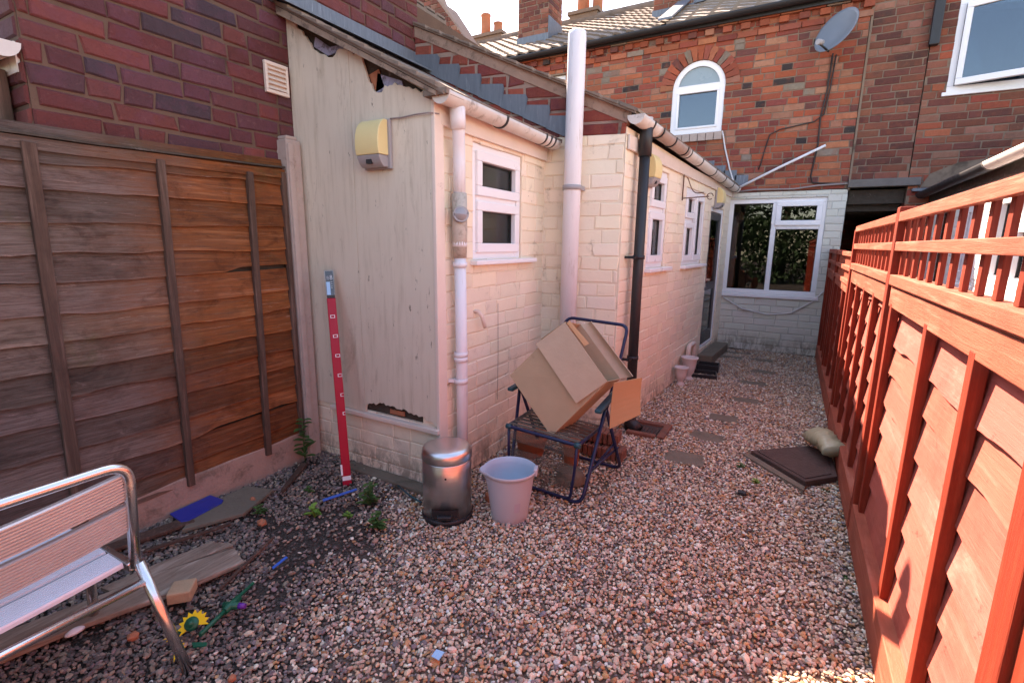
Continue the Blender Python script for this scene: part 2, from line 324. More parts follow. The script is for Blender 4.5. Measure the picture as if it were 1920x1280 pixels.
# ---------------------------------------------------------------- mesh helpers
class MB:
    def __init__(s): s.v = []; s.f = []; s.mi = []; s.sm = []; s.c = []
    def add(s, vs_, fs, mi=0, col=(1, 1, 1), sm=False):
        b = len(s.v)
        s.v += [tuple(p) for p in vs_]; s.c += [col] * len(vs_)
        for f in fs: s.f.append(tuple(i + b for i in f)); s.mi.append(mi); s.sm.append(sm)
        return s
    def box(s, x0, x1, y0, y1, z0, z1, mi=0, col=(1, 1, 1)):
        x0, x1 = min(x0, x1), max(x0, x1); y0, y1 = min(y0, y1), max(y0, y1); z0, z1 = min(z0, z1), max(z0, z1)
        return s.add([(x0, y0, z0), (x1, y0, z0), (x1, y1, z0), (x0, y1, z0), (x0, y0, z1), (x1, y0, z1), (x1, y1, z1), (x0, y1, z1)],
                     [(0, 3, 2, 1), (4, 5, 6, 7), (0, 1, 5, 4), (1, 2, 6, 5), (2, 3, 7, 6), (3, 0, 4, 7)], mi, col)
    def bar(s, a, b, w, h, up=(0, 0, 1), mi=0, col=(1, 1, 1)):
        a = Vector(a); b = Vector(b); d = (b - a).normalized(); u = Vector(up)
        x = d.cross(u)
        if x.length < 1e-4: x = d.cross(Vector((1, 0, 0)))
        x.normalize(); z = x.cross(d).normalized()
        P = []
        for q in (a, b):
            for sx, sz in ((-1, -1), (1, -1), (1, 1), (-1, 1)): P.append(q + x * (sx * w / 2) + z * (sz * h / 2))
        return s.add(P, [(0, 1, 2, 3), (7, 6, 5, 4), (0, 4, 5, 1), (1, 5, 6, 2), (2, 6, 7, 3), (3, 7, 4, 0)], mi, col)
    def prism(s, pts, off, mi=0, col=(1, 1, 1)):
        n = len(pts); off = Vector(off)
        P = [Vector(p) for p in pts] + [Vector(p) + off for p in pts]
        F = [tuple(range(n))[::-1], tuple(range(n, 2 * n))] + [(i, (i + 1) % n, n + (i + 1) % n, n + i) for i in range(n)]
        return s.add(P, F, mi, col)
    def tube(s, pts, r, seg=10, mi=0, col=(1, 1, 1), caps=True, half=None):
        pts = [Vector(p) for p in pts]; n = len(pts)
        rs = r if isinstance(r, (list, tuple)) else [r] * n
        ref = None; rings = []
        for i, p in enumerate(pts):
            t = (pts[min(i + 1, n - 1)] - pts[max(i - 1, 0)]).normalized()
            if ref is None:
                ref = t.cross(Vector((0, 0, 1)))
                if ref.length < .05: ref = t.cross(Vector((0, 1, 0)))
            ref = (ref - t * ref.dot(t)).normalized(); bi = t.cross(ref)
            rings.append([p + (ref * math.cos(a) + bi * math.sin(a)) * rs[i] for a in [2 * math.pi * k / seg for k in range(seg)]])
        V = [q for rg in rings for q in rg]; F = []
        for i in range(n - 1):
            for k in range(seg):
                a = i * seg + k; b = i * seg + (k + 1) % seg; F.append((a, b, b + seg, a + seg))
        s.add(V, F, mi, col, True)
        if caps:
            b = len(s.v) - len(V)
            s.f.append(tuple(range(b, b + seg))[::-1]); s.mi.append(mi); s.sm.append(False)
            e = b + (n - 1) * seg
            s.f.append(tuple(range(e, e + seg))); s.mi.append(mi); s.sm.append(False)
        return s
    def lathe(s, prof, c=(0, 0, 0), seg=32, mi=0, col=(1, 1, 1), rad=None, sm=True, cap0=True, cap1=False, M=None):
        V = []; F = []
        for j, (r, z) in enumerate(prof):
            for k in range(seg):
                a = 2 * math.pi * k / seg
                rr = r * (rad(a, j) if rad else 1)
                p = Vector((rr * math.cos(a), rr * math.sin(a), z))
                if M is not None: p = M @ p
                V.append(p + Vector(c))
        for j in range(len(prof) - 1):
            for k in range(seg):
                a = j * seg + k; b = j * seg + (k + 1) % seg; F.append((a, b, b + seg, a + seg))
        s.add(V, F, mi, col, sm)
        b = len(s.v) - len(V)
        if cap0: s.f.append(tuple(range(b, b + seg))[::-1]); s.mi.append(mi); s.sm.append(False)
        e = b + (len(prof) - 1) * seg
        if cap1: s.f.append(tuple(range(e, e + seg))); s.mi.append(mi); s.sm.append(False)
        return s
    def build(s, name, mats, parent=None, bevel=0.0, sharp=40, solid=0.0):
        base = Vector((0, 0, 0)); q = parent
        while q is not None: base = base + q.location; q = q.parent
        me = bpy.data.meshes.new(name)
        me.from_pydata([(x - base.x, y - base.y, z - base.z) for x, y, z in s.v], [], s.f)
        for m in (mats if isinstance(mats, (list, tuple)) else [mats]): me.materials.append(MT[m] if isinstance(m, str) else m)
        me.polygons.foreach_set('material_index', s.mi)
        me.polygons.foreach_set('use_smooth', s.sm)
        at = me.color_attributes.new('tint', 'FLOAT_COLOR', 'POINT')
        at.data.foreach_set('color', np.array([(c[0], c[1], c[2], 1.0) for c in s.c], dtype=np.float32).ravel())
        me.update()
        o = bpy.data.objects.new(name, me); COL.objects.link(o)
        if parent is not None: o.parent = parent
        if solid:
            md = o.modifiers.new('solid', 'SOLIDIFY'); md.thickness = solid; md.offset = 0
        if bevel:
            md = o.modifiers.new('bevel', 'BEVEL'); md.width = bevel; md.segments = 2; md.limit_method = 'ANGLE'; md.angle_limit = R(40)
        return o

def tag(o, label=None, cat=None, group=None, kind=None):
    if label: o['label'] = label
    if cat: o['category'] = cat
    if group: o['group'] = group
    if kind: o['kind'] = kind
    return o
def thing(name, label, cat, loc, group=None):
    o = bpy.data.objects.new(name, None); COL.objects.link(o); o.location = loc; o.empty_display_size = .2
    return tag(o, label, cat, group)
def arc(p, q, c, n=6):
    """quarter bend from p to q about corner c (quadratic curve)"""
    p, q, c = Vector(p), Vector(q), Vector(c)
    return [(p * (1 - t) ** 2 + c * 2 * t * (1 - t) + q * t * t) for t in [i / n for i in range(n + 1)]]
def bent(pts, r=.05, n=5):
    """polyline with rounded corners"""
    pts = [Vector(p) for p in pts]; out = [pts[0]]
    for i in range(1, len(pts) - 1):
        a, b, c = pts[i - 1], pts[i], pts[i + 1]
        ra = min(r, (a - b).length * .49); rc = min(r, (c - b).length * .49)
        out += arc(b + (a - b).normalized() * ra, b + (c - b).normalized() * rc, b, n)
    return out + [pts[-1]]

def clip_poly(poly, hp):
    a, b, c = hp; out = []
    for i in range(len(poly)):
        p, q = poly[i], poly[(i + 1) % len(poly)]
        dp = a * p[0] + b * p[1] - c; dq = a * q[0] + b * q[1] - c
        if dp <= 0: out.append(p)
        if (dp < 0 < dq) or (dq < 0 < dp):
            t = dp / (dp - dq); out.append((p[0] + (q[0] - p[0]) * t, p[1] + (q[1] - p[1]) * t))
    return out
def area(poly):
    return abs(sum(poly[i][0] * poly[(i + 1) % len(poly)][1] - poly[(i + 1) % len(poly)][0] * poly[i][1] for i in range(len(poly)))) / 2
def sub_rect(rects, op):
    out = []
    for (a, b, c, d) in rects:
        o0, o1, o2, o3 = op
        if b <= o0 or a >= o1 or d <= o2 or c >= o3: out.append((a, b, c, d)); continue
        if a < o0: out.append((a, o0, c, d))
        if b > o1: out.append((o1, b, c, d))
        aa, bb = max(a, o0), min(b, o1)
        if c < o2: out.append((aa, bb, c, o2))
        if d > o3: out.append((aa, bb, o3, d))
    return out
def pick(pal, r, var=.18):
    c = pal[int(r.random() * len(pal)) % len(pal)]; k = 1 + (r.random() * 2 - 1) * var
    return tuple(x * k * (1 + (r.random() - .5) * .08) for x in c)

def brick_wall(mb, O, U, W, H, N, course=.095, blen=.285, joint=.013, pal=((1, 1, 1),), ops=(), clips=(), proud=.008, chamf=.005,
               thick=.10, z0=0.0, seed=1, irreg=.003, headers=.25, slab=True, bmi=0, smi=1, var=.18, umin=0.0):
    r = random.Random(seed)
    O = Vector(O); U = Vector(U).normalized(); N = Vector(N).normalized(); V = Vector((0, 0, 1))
    def P(u, v, d): return O + U * u + V * v + N * d
    row = 0; v = z0
    while v < H - .01:
        v1 = min(v + course - joint, H)
        u = umin - r.random() * blen * .6 - (blen * .5 if row % 2 else 0)
        while u < W:
            L = blen * (.5 if r.random() < headers else 1.0) * (1 + (r.random() - .5) * .05)
            rects = [(max(u, umin), min(u + L - joint, W), v, v1)]
            u += L
            if rects[0][1] - rects[0][0] < .02: continue
            for op in ops: rects = sub_rect(rects, op)
            col = pick(pal, r, var)
            for (a, b, c, d) in rects:
                if b - a < .018 or d - c < .015: continue
                j = lambda: (r.random() - .5) * 2 * irreg
                poly = [(a + j(), c + j()), (b + j(), c + j()), (b + j(), d + j()), (a + j(), d + j())]
                for hp in clips:
                    poly = clip_poly(poly, hp)
                    if len(poly) < 3: break
                if len(poly) < 3 or area(poly) < .0006: continue
                n = len(poly); cx = sum(p[0] for p in poly) / n; cy = sum(p[1] for p in poly) / n
                dd = [proud + (r.random() - .5) * irreg * .8 for _ in range(1)][0]
                def ins(p, k):
                    dx, dy = p[0] - cx, p[1] - cy
                    sx = max(0, 1 - k / max(abs(dx), 1e-3)); sy = max(0, 1 - k / max(abs(dy), 1e-3)); return (cx + dx * sx, cy + dy * sy)
                vs_ = [P(p[0], p[1], -.004) for p in poly] + [P(p[0], p[1], dd - chamf) for p in poly] + [P(*ins(p, chamf), dd) for p in poly]
                fs = [(i, (i + 1) % n, n + (i + 1) % n, n + i) for i in range(n)] + [(n + i, n + (i + 1) % n, 2 * n + (i + 1) % n, 2 * n + i) for i in range(n)] + [tuple(range(2 * n, 3 * n))]
                mb.add(vs_, fs, bmi, col, False)
        v += course; row += 1
    if slab:
        us = sorted(set([umin, W] + [x for op in ops for x in op[:2] if umin < x < W])); vs2 = sorted(set([z0, H] + [x for op in ops for x in op[2:] if z0 < x < H]))
        for i in range(len(us) - 1):
            for k in range(len(vs2) - 1):
                mu, mv = (us[i] + us[i + 1]) / 2, (vs2[k] + vs2[k + 1]) / 2
                if any(o[0] < mu < o[1] and o[2] < mv < o[3] for o in ops): continue
                poly = [(us[i], vs2[k]), (us[i + 1], vs2[k]), (us[i + 1], vs2[k + 1]), (us[i], vs2[k + 1])]
                for hp in clips:
                    poly = clip_poly(poly, hp)
                    if len(poly) < 3: break
                if len(poly) < 3: continue
                mb.prism([P(p[0], p[1], 0) for p in poly], -N * thick, smi, (1, 1, 1))

def uv_box(mb, O, U, N, u0, u1, v0, v1, d0, d1, mi=0, col=(1, 1, 1)):
    """box in wall coordinates (u along wall, v up, d outward)"""
    O = Vector(O); U = Vector(U).normalized(); N = Vector(N).normalized()
    P = lambda u, v, d: O + U * u + Vector((0, 0, v)) + N * d
    mb.add([P(u0, v0, d0), P(u1, v0, d0), P(u1, v0, d1), P(u0, v0, d1), P(u0, v1, d0), P(u1, v1, d0), P(u1, v1, d1), P(u0, v1, d1)],
           [(0, 1, 2, 3), (7, 6, 5, 4), (0, 4, 5, 1), (1, 5, 6, 2), (2, 6, 7, 3), (3, 7, 4, 0)], mi, col)

def window(root, O, U, N, u0, u1, v0, v1, lights, sill=None, fw=.065, sash=.05, rec=.05, glass='glass', name='window'):
    """uPVC window: outer frame, sashes round each light, panes. lights = [(u0,u1,v0,v1,opening)]"""
    f = MB()
    d0, d1 = -rec - .06, -rec
    for a, b, c, d in ((u0, u1, v0, v0 + fw), (u0, u1, v1 - fw, v1), (u0, u0 + fw, v0 + fw, v1 - fw), (u1 - fw, u1, v0 + fw, v1 - fw)):
        uv_box(f, O, U, N, a, b, c, d, d0, d1)
    us = sorted(set([l[0] for l in lights] + [l[1] for l in lights])); 
    for l in lights:
        for m in lights:
            if abs(l[1] - m[0]) < .12 and l is not m and l[1] < m[0] and min(l[3], m[3]) - max(l[2], m[2]) > .05:
                uv_box(f, O, U, N, l[1], m[0], max(l[2], m[2]), min(l[3], m[3]), d0, d1 - .002)
            if abs(l[3] - m[2]) < .12 and l is not m and l[3] < m[2] and min(l[1], m[1]) - max(l[0], m[0]) > .05:
                uv_box(f, O, U, N, max(l[0], m[0]) - .0, min(l[1], m[1]), l[3], m[2], d0, d1 - .002)
    if len(lights) > 1:
        for l in lights:
            for m in lights:
                if 0 < m[0] - l[1] < .12: uv_box(f, O, U, N, l[1] + .003, m[0] - .003, v0 + fw - .01, v1 - fw + .01, d0 + .005, d1 - .005); break
    w = f.build(name, 'upvc', root, bevel=.006)
    for (a, b, c, d, op) in lights:
        if op:
            s_ = MB(); k = .018
            for x0, x1, y0, y1 in ((a - k, b + k, c - k, c + sash), (a - k, b + k, d - sash, d + k), (a - k, a + sash, c + sash, d - sash), (b - sash, b + k, c + sash, d - sash)):
                uv_box(s_, O, U, N, x0, x1, y0, y1, d1 - .03, d1 + .022)
            s_.build('sash', 'upvc', w, bevel=.006)
            a, b, c, d = a + sash, b - sash, c + sash, d - sash
        g = MB(); uv_box(g, O, U, N, a - .004, b + .004, c - .004, d + .004, d1 - .028, d1 - .022)
        g.build('pane', glass if isinstance(glass, str) else glass, w)
        gk = MB()
        for x0, x1, y0, y1 in ((a, b, c, c + .008), (a, b, d - .008, d), (a, a + .008, c, d), (b - .008, b, c, d)):
            uv_box(gk, O, U, N, x0, x1, y0, y1, d1 - .022, d1 - .012)
        gk.build('gasket', 'black_plastic', w)
    if sill:
        s_ = MB(); a, b, pr, h = sill
        uv_box(s_, O, U, N, a, b, v0 - h, v0 - .001, -rec - .05, pr)
        s_.build('sill', 'upvc', w, bevel=.006)
    return w

def half_gutter(mb, a, b, r=.058, seg=10, up=(0, 0, 1), endcap=True, mi=0, thick=.004):
    a = Vector(a); b = Vector(b); d = (b - a).normalized(); x = d.cross(Vector(up)).normalized(); z = Vector((0, 0, 1))
    V = []; F = []
    for q in (a, b):
        for k in range(seg + 1):
            t = math.pi + math.pi * k / seg; V.append(q + x * math.cos(t) * r + z * math.sin(t) * r)
        for k in range(seg + 1):
            t = 2 * math.pi - math.pi * k / seg; V.append(q + x * math.cos(t) * (r - thick) + z * math.sin(t) * (r - thick))
    n = 2 * (seg + 1)
    for k in range(n): F.append((k, (k + 1) % n, n + (k + 1) % n, n + k))
    mb.add(V, F, mi, (1, 1, 1), True)
    if endcap:
        for q, s in ((a - d * .006, -1), (b, 1)):
            P = [q + x * math.cos(math.pi + math.pi * k / seg) * (r + .004) + z * math.sin(math.pi + math.pi * k / seg) * (r + .004) for k in range(seg + 1)]
            mb.prism(P, d * .006, mi)
def ring(mb, c, axis, r, w=.03, t=.006, seg=20, mi=0, a0=0, a1=2 * math.pi):
    """band of width w round a tube"""
    c = Vector(c); ax = Vector(axis).normalized(); x = ax.cross(Vector((0, 0, 1)))
    if x.length < .05: x = Vector((1, 0, 0))
    x.normalize(); y = ax.cross(x)
    V = []
    for k in range(seg + 1):
        a = a0 + (a1 - a0) * k / seg; dd = x * math.cos(a) + y * math.sin(a)
        for rr, h in ((r + t, -w / 2), (r + t, w / 2), (r - .002, w / 2), (r - .002, -w / 2)): V.append(c + dd * rr + ax * h)
    F = []
    for k in range(seg):
        b = 4 * k
        for j in range(4): F.append((b + j, b + (j + 1) % 4, b + 4 + (j + 1) % 4, b + 4 + j))
    mb.add(V, F, mi, (1, 1, 1), True)
    return mb
def wavy_board(mb, y0, y1, z0, h, x, out, r, lap=.03, tk=.011, tilt=.014, wave=.007, n=26, tint=(1, 1, 1), kx=0.0, sag=None, gap=None, edge=1.0):
    """waney-edged lap board running along y on the plane x; out=+1 faces +x, -1 faces -x"""
    ph = r.random() * 50; ph2 = r.random() * 50
    V = []; F = []; CC = []
    for i in range(n + 1):
        t = i / n; y = y0 + (y1 - y0) * t
        s_ = sag(y) if sag else 0.0
        e = wave * (mnoise.noise((y * 3.1, ph, 0)) * 1.6 + .5 * mnoise.noise((y * 11, ph, 3)))
        w = .004 * mnoise.noise((y * 2.3, ph2, 0))
        zb = z0 + e + s_; zt = z0 + h + lap + s_
        if gap: zb += gap(y)
        xb = x + out * (tilt + w); xt = x + out * (.002 + w)
        V += [(xb, y, zb), (xb + (xt - xb) * .07, y, zb + (zt - zb) * .07), (xt, y, zt), (xt - out * tk * .6, y, zt), (xb - out * tk, y, zb)]; CC += [tuple(q * edge for q in tint), tint, tint, tint, tuple(q * edge for q in tint)]
    for i in range(n):
        b = 5 * i
        for j in range(5): F.append((b + j, b + (j + 1) % 5, b + 5 + (j + 1) % 5, b + 5 + j))
    F += [(0, 1, 2, 3, 4), tuple(5 * n + k for k in (4, 3, 2, 1, 0))]
    b = len(mb.v); mb.add(V, F, 0, tint, False); mb.c[b:] = CC
# ---------------------------------------------------------------- ground
g_ = MB(); n = 70
def gz(x, y):
    z = -.012
    if x < -1.7: z += .035 * min(1, max(0, (-1.7 - x) / 1.1)) * (1 if y < 2.3 else 0)
    z += .018 * mnoise.noise((x * 1.3, y * 1.3, 1)) + .008 * mnoise.noise((x * 4, y * 4, 2))
    return z
xs = [-40, -20, -8] + [-3.6 + 4.4 * i / n for i in range(n + 1)] + [3, 8, 20, 40]
ys = [-40, -20, -6, -2] + [-1 + 9.4 * i / 110 for i in range(111)] + [11, 16, 25, 40]
V = [(x, y, gz(x, y) if -3.7 < x < 1 and -1.1 < y < 8.6 else -.03) for y in ys for x in xs]; nx = len(xs)
F = [(j * nx + i, j * nx + i + 1, (j + 1) * nx + i + 1, (j + 1) * nx + i) for j in range(len(ys) - 1) for i in range(nx - 1)]
g_.add(V, F, 0, (1, 1, 1), True)
tag(g_.build('ground', 'soil'), kind='structure')

# gravel: loose stones, one object of stuff
SLABS = [(-.545, 3.61, .27, .21, 6), (-.47, 4.16, .27, .20, -8), (-.40, 4.69, .25, .18, 4), (-.27, 5.40, .26, .18, 7), (-.24, 6.16, .27, .17, 3),
         (-.18, 6.76, .26, .17, -4), (-.22, 7.50, .28, .16, 2), (-.62, 7.42, .30, .15, 0), (-.62, 7.86, .5, .16, 0)]
def in_slab(x, y):
    for sx, sy, w, d, a in SLABS:
        ca, sa = math.cos(R(a)), math.sin(R(a)); dx, dy = x - sx, y - sy
        u = dx * ca + dy * sa; v = -dx * sa + dy * ca
        if abs(u) < w / 2 - .012 and abs(v) < d / 2 - .01: return True
    return False
def stone_proto(k):
    r = random.Random(100 + k)
    bm = bmesh.new(); bmesh.ops.create_icosphere(bm, subdivisions=2 if k >= 20 else 1, radius=1)
    sq = (1, .55 + .35 * r.random(), .38 + .3 * r.random())
    vs_ = []
    planes = [(Vector((r.gauss(0, 1), r.gauss(0, 1), r.gauss(0, 1))).normalized(), .55 + .3 * r.random()) for _ in range(6)]
    for v in bm.verts:
        p = v.co * (1 + (r.random() - .5) * .22)
        for nn, d in planes:
            e = p.dot(nn) - d
            if e > 0: p = p - nn * e
        vs_.append((p.x * sq[0], p.y * sq[1], p.z * sq[2]))
    fs = [tuple(v.index for v in f.verts) for f in bm.faces]; bm.free()
    return np.array(vs_, dtype=np.float32), np.array(fs, dtype=np.int32)
def scatter(pts, protos, name, mat):
    """pts: list of (x,y,z,scale,yaw,tilt_x,tilt_y,col,proto)"""
    VV = []; FF = []; CC = []; off = 0
    for (x, y, z, s_, a, tx, ty, col, k) in pts:
        v, f = protos[k]
        ca, sa = math.cos(a), math.sin(a); cx, sx = math.cos(tx), math.sin(tx); cy, sy = math.cos(ty), math.sin(ty)
        Mx = np.array([[ca, -sa, 0], [sa, ca, 0], [0, 0, 1]]) @ np.array([[cy, 0, sy], [0, 1, 0], [-sy, 0, cy]]) @ np.array([[1, 0, 0], [0, cx, -sx], [0, sx, cx]])
        VV.append((v * s_) @ Mx.T.astype(np.float32) + np.array([x, y, z], dtype=np.float32)); FF.append(f + off); off += len(v)
        CC.append(np.tile(np.array([col[0], col[1], col[2], 1], dtype=np.float32), (len(v), 1)))
    VV = np.concatenate(VV).astype(np.float32); FF = np.concatenate(FF).astype(np.int32); CC = np.concatenate(CC)
    me = bpy.data.meshes.new(name); nv, nf = len(VV), len(FF)
    me.vertices.add(nv); me.vertices.foreach_set('co', VV.ravel())
    me.loops.add(nf * 3); me.loops.foreach_set('vertex_index', FF.ravel())
    me.polygons.add(nf); me.polygons.foreach_set('loop_start', np.arange(0, nf * 3, 3, dtype=np.int32))
    at = me.color_attributes.new('tint', 'FLOAT_COLOR', 'POINT'); at.data.foreach_set('color', CC.ravel())
    me.materials.append(MT[mat]); me.update(calc_edges=True)
    me.polygons.foreach_set('use_smooth', np.zeros(nf, dtype=bool))
    o = bpy.data.objects.new(name, me); COL.objects.link(o); return o
PAL_A = [tuple(min(.88, q * k_ + .012) for q, k_ in zip(c_, (1.62, 1.57, 1.42))) for c_ in [(.50, .38, .30), (.44, .30, .22), (.56, .46, .38), (.36, .23, .17), (.62, .54, .47), (.40, .22, .11), (.30, .20, .17), (.48, .36, .31), (.25, .20, .19), (.52, .42, .35), (.34, .26, .23), (.15, .13, .15), (.68, .61, .55), (.42, .31, .27), (.33, .16, .08)]]
PAL_B = [tuple(q * k_ for q, k_ in zip(c_, (1.34, 1.27, 1.10))) for c_ in [(.16, .13, .13), (.20, .16, .155), (.11, .095, .10), (.24, .19, .18), (.14, .11, .115), (.28, .21, .18), (.19, .15, .17), (.09, .08, .085), (.32, .26, .23)]]
def scatter_gravel():
    r = random.Random(5); protos = [stone_proto(k) for k in range(10)]
    pts = []; sp = .0150; y = .35
    while y < 8.15:
        xr = .505; xl = -2.93 if y < 2.3 else (-1.86 if y < 3.78 else -1.2 + (y - 3.82) * .064)
        if y > 2.3: sp_ = sp if y < 5 else sp * 1.15
        else: sp_ = sp
        x = xl
        while x < xr:
            px = x + (r.random() - .5) * sp_; py = y + (r.random() - .5) * sp_
            x += sp_
            if in_slab(px, py): continue
            if abs(px + .92) < .13 and abs(py - 4.07) < .13: continue
            nz = mnoise.noise((px * 2.2, py * 2.2, 5)); nz2 = mnoise.noise((px * 7, py * 7, 8))
            # left side is dirtier: dark old chippings and bare soil; right side cleaner pale pea shingle
            edge = -1.55 - .55 * (py - 1.2) if py < 2.3 else -9
            w = 1 / (1 + math.exp(-(edge - px + .25 * nz) * 7))
            dirty = r.random() < w
            soil = (w > .5 and (nz + .5 * nz2) > .26) or (px < -1.95 and py > 1.45 and nz2 > .0 and r.random() < .6)
            soil = soil or (abs(px + 1.25) < .35 and 2.6 < py < 3.5 and r.random() < .5)
            if soil and r.random() < .72: continue
            if not dirty and r.random() < .04: continue
            col = pick(PAL_B if dirty else PAL_A, r, .22)
            if not dirty and py > 6.3: col = tuple(c * .85 + .02 for c in col)
            s_ = (.0078 + .0085 * r.random() ** 1.8) * (1.1 if dirty else 1.0)
            if r.random() < .04: s_ *= 1.6
            pts.append((px, py, gz(px, py) + .004 + r.random() * .012, s_, r.random() * 6.28, r.gauss(0, .35), r.gauss(0, .35), col, r.randrange(10)))
        y += sp
    print('stones', len(pts))
    o = scatter(pts, protos, 'gravel', 'stone')
    tag(o, 'loose pinkish beige gravel chippings covering the yard and the passage', 'gravel', kind='stuff')
scatter_gravel()

# ---------------------------------------------------------------- terraced house at the end of the yard (facade y = 8.2)
PAL_H = [(.42, .100, .052), (.38, .082, .048), (.46, .13, .065), (.32, .07, .048), (.50, .17, .09), (.35, .09, .06), (.26, .06, .048), (.42, .12, .07), (.46, .20, .13), (.38, .095, .055), (.18, .06, .05), (.45, .105, .05)] * 2 + [(.045, .035, .035), (.30, .24, .19)]
PAL_HD = [(.25, .08, .05), (.22, .065, .045), (.30, .10, .06), (.18, .055, .042), (.33, .12, .075), (.27, .09, .06), (.14, .05, .04), (.36, .16, .11)]
PAL_N = [tuple(a_ * .82 + b_ for a_, b_ in zip(c_, (.008, .012, .012))) for c_ in [(.195, .036, .034), (.18, .034, .035), (.165, .036, .045), (.22, .045, .038), (.14, .033, .038), (.165, .045, .058), (.19, .042, .042), (.245, .05, .04), (.135, .042, .055), (.18, .033, .03), (.20, .038, .035), (.15, .035, .04), (.075, .036, .05)]]
PAL_G = [(.30, .058, .04), (.33, .075, .05), (.25, .05, .04), (.28, .06, .05), (.22, .045, .045), (.36, .09, .06), (.19, .05, .05)]
PAL_C = [(1, 1, 1), (.94, .93, .91), (1, .98, .95), (.90, .88, .85), (.97, .96, .94)]

FY = 8.2
house = thing('terraced_house', 'red brick terraced house with arched upper window, dark gutter and pantile roof behind the yard', 'house', (-3, FY + 2, 0))
FO, FU, FN = (0, FY, 0), (1, 0, 0), (0, -1, 0)
AX, AW, AS, AB = -1.485, .37, 3.83, 3.19           # arched window: centre, half width, spring, bottom
arch_ops = [(AX - AW, AX + AW, AB, AS)]
for k in range(12):
    za = .47 * k / 12; zb = .47 * (k + 1) / 12; hw = math.sqrt(max(0, .47 ** 2 - za ** 2)) if zb < .47 else .08
    arch_ops.append((AX - hw, AX + hw, AS + za, AS + zb))
KO = (-.91, .33, .85, 2.22)
SM = (-4.30, -3.62, 3.45, 4.32)
hw_ = MB()
brick_wall(hw_, (-7.5, FY, 0), FU, 8.03, 4.68, FN, course=.088, blen=.262, joint=.012, pal=PAL_H, z0=2.32,
           ops=[(o[0] + 7.5, o[1] + 7.5, o[2], o[3]) for o in arch_ops + [SM]], seed=11, headers=.45, proud=.006, irreg=.004, thick=.22, umin=2.2)
# brick ring over the arched window
for k in range(17):
    a0 = math.pi * (k + .06) / 17; a1 = math.pi * (k + .94) / 17
    q = [(AX + math.cos(a) * r_, FY - .012, AS + math.sin(a) * r_) for r_, a in ((.375, a0), (.56, a0), (.56, a1), (.375, a1))]
    hw_.prism(q, (0, .05, 0), 0, pick(PAL_H, rnd))
# dentil course below the eaves
k = 0; x = -5.2
while x < .45:
    hw_.box(x, x + .115, FY - .055, FY + .02, 4.50, 4.575, 0, pick(PAL_H, rnd)); x += .235
x = -5.2
while x < .45:
    hw_.box(x, x + .25, FY - .028, FY + .02, 4.40, 4.47, 0, pick(PAL_H, rnd)); hw_.box(x, x + .25, FY - .065, FY + .02, 4.585, 4.65, 0, pick(PAL_H, rnd)); x += .262
hw_.box(-7.5, .53, FY + .24, FY + 6.5, 2.3, 4.7, 1)
hw_.build('wall', ['brick_house', 'mortar_house'], house)
hp = MB()
brick_wall(hp, (-1.2, FY, 0), FU, 1.745, 2.31, FN, course=.098, blen=.29, joint=.010, pal=PAL_C, seed=12, proud=.005, irreg=.004, chamf=.006, thick=.22, var=.04,
           ops=[(KO[0] + 1.2, KO[1] + 1.2, KO[2], KO[3])])
hp.build('painted_wall', ['white_paint', 'white_joint'], house)
# room behind the kitchen window
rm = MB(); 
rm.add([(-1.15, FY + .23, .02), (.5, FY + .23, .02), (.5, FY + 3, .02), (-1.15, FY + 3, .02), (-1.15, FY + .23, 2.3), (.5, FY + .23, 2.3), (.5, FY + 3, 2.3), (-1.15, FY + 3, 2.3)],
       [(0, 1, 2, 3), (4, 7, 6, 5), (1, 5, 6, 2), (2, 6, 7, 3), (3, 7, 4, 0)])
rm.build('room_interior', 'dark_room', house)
hx = MB()
hx.box(-1.14, .49, FY + 2.2, FY + 2.25, 1.3, 2.25); hx.box(-.2, .45, FY + 1.3, FY + 1.9, .02, .9)
hx.build('room_furniture', 'dark_room', house)
kw = window(house, FO, FU, FN, *KO, [(-.845, -.33, .915, 2.155, False), (-.265, .265, 1.86, 2.155, True), (-.265, .265, .915, 1.79, False)], sill=(-.97, .37, .03, .05), rec=.02)
window(house, FO, FU, FN, *SM, [(-4.235, -3.685, 3.515, 4.255, False)], rec=.05)
# arched window
aw = MB()
def arch_strip(mb, r0, r1, y0, y1, n=20, mi=0):
    for k in range(n):
        a0, a1 = math.pi * k / n, math.pi * (k + 1) / n
        mb.prism([(AX + math.cos(a) * r_, y0, AS + math.sin(a) * r_) for r_, a in ((r0, a0), (r1, a0), (r1, a1), (r0, a1))], (0, y1 - y0, 0), mi)
arch_strip(aw, AW - .075, AW, FY + .012, FY + .09)
for a, b, c, d in ((AX - AW, AX - AW + .075, AB, AS), (AX + AW - .075, AX + AW, AB, AS), (AX - AW + .075, AX + AW - .075, AB, AB + .08), (AX - AW + .075, AX + AW - .075, AS - .035, AS + .045)):
    aw.box(a, b, FY + .012, FY + .09, c, d)
w_ = aw.build('window', 'upvc', house)
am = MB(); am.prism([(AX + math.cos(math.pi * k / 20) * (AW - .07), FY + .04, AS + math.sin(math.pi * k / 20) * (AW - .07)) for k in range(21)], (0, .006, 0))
tag(am.build('pane', 'sky_tinted', w_), 'half-round pane with the sky reflection put into its colour')
am = MB(); am.box(AX - AW + .07, AX + AW - .07, FY + .04, FY + .046, AB + .07, AS - .03); am.build('pane', 'glass_sky', w_)
am = MB()
for a, b, c, d in ((AX - .30, AX + .30, AB + .075, AB + .105), (AX - .30, AX + .30, AS - .065, AS - .035), (AX - .30, AX - .265, AB + .105, AS - .065), (AX + .265, AX + .30, AB + .105, AS - .065)): am.box(a, b, FY - .002, FY + .04, c, d)
am.build('sash', 'upvc', w_, bevel=.006)
am = MB(); x = AX - AW - .03
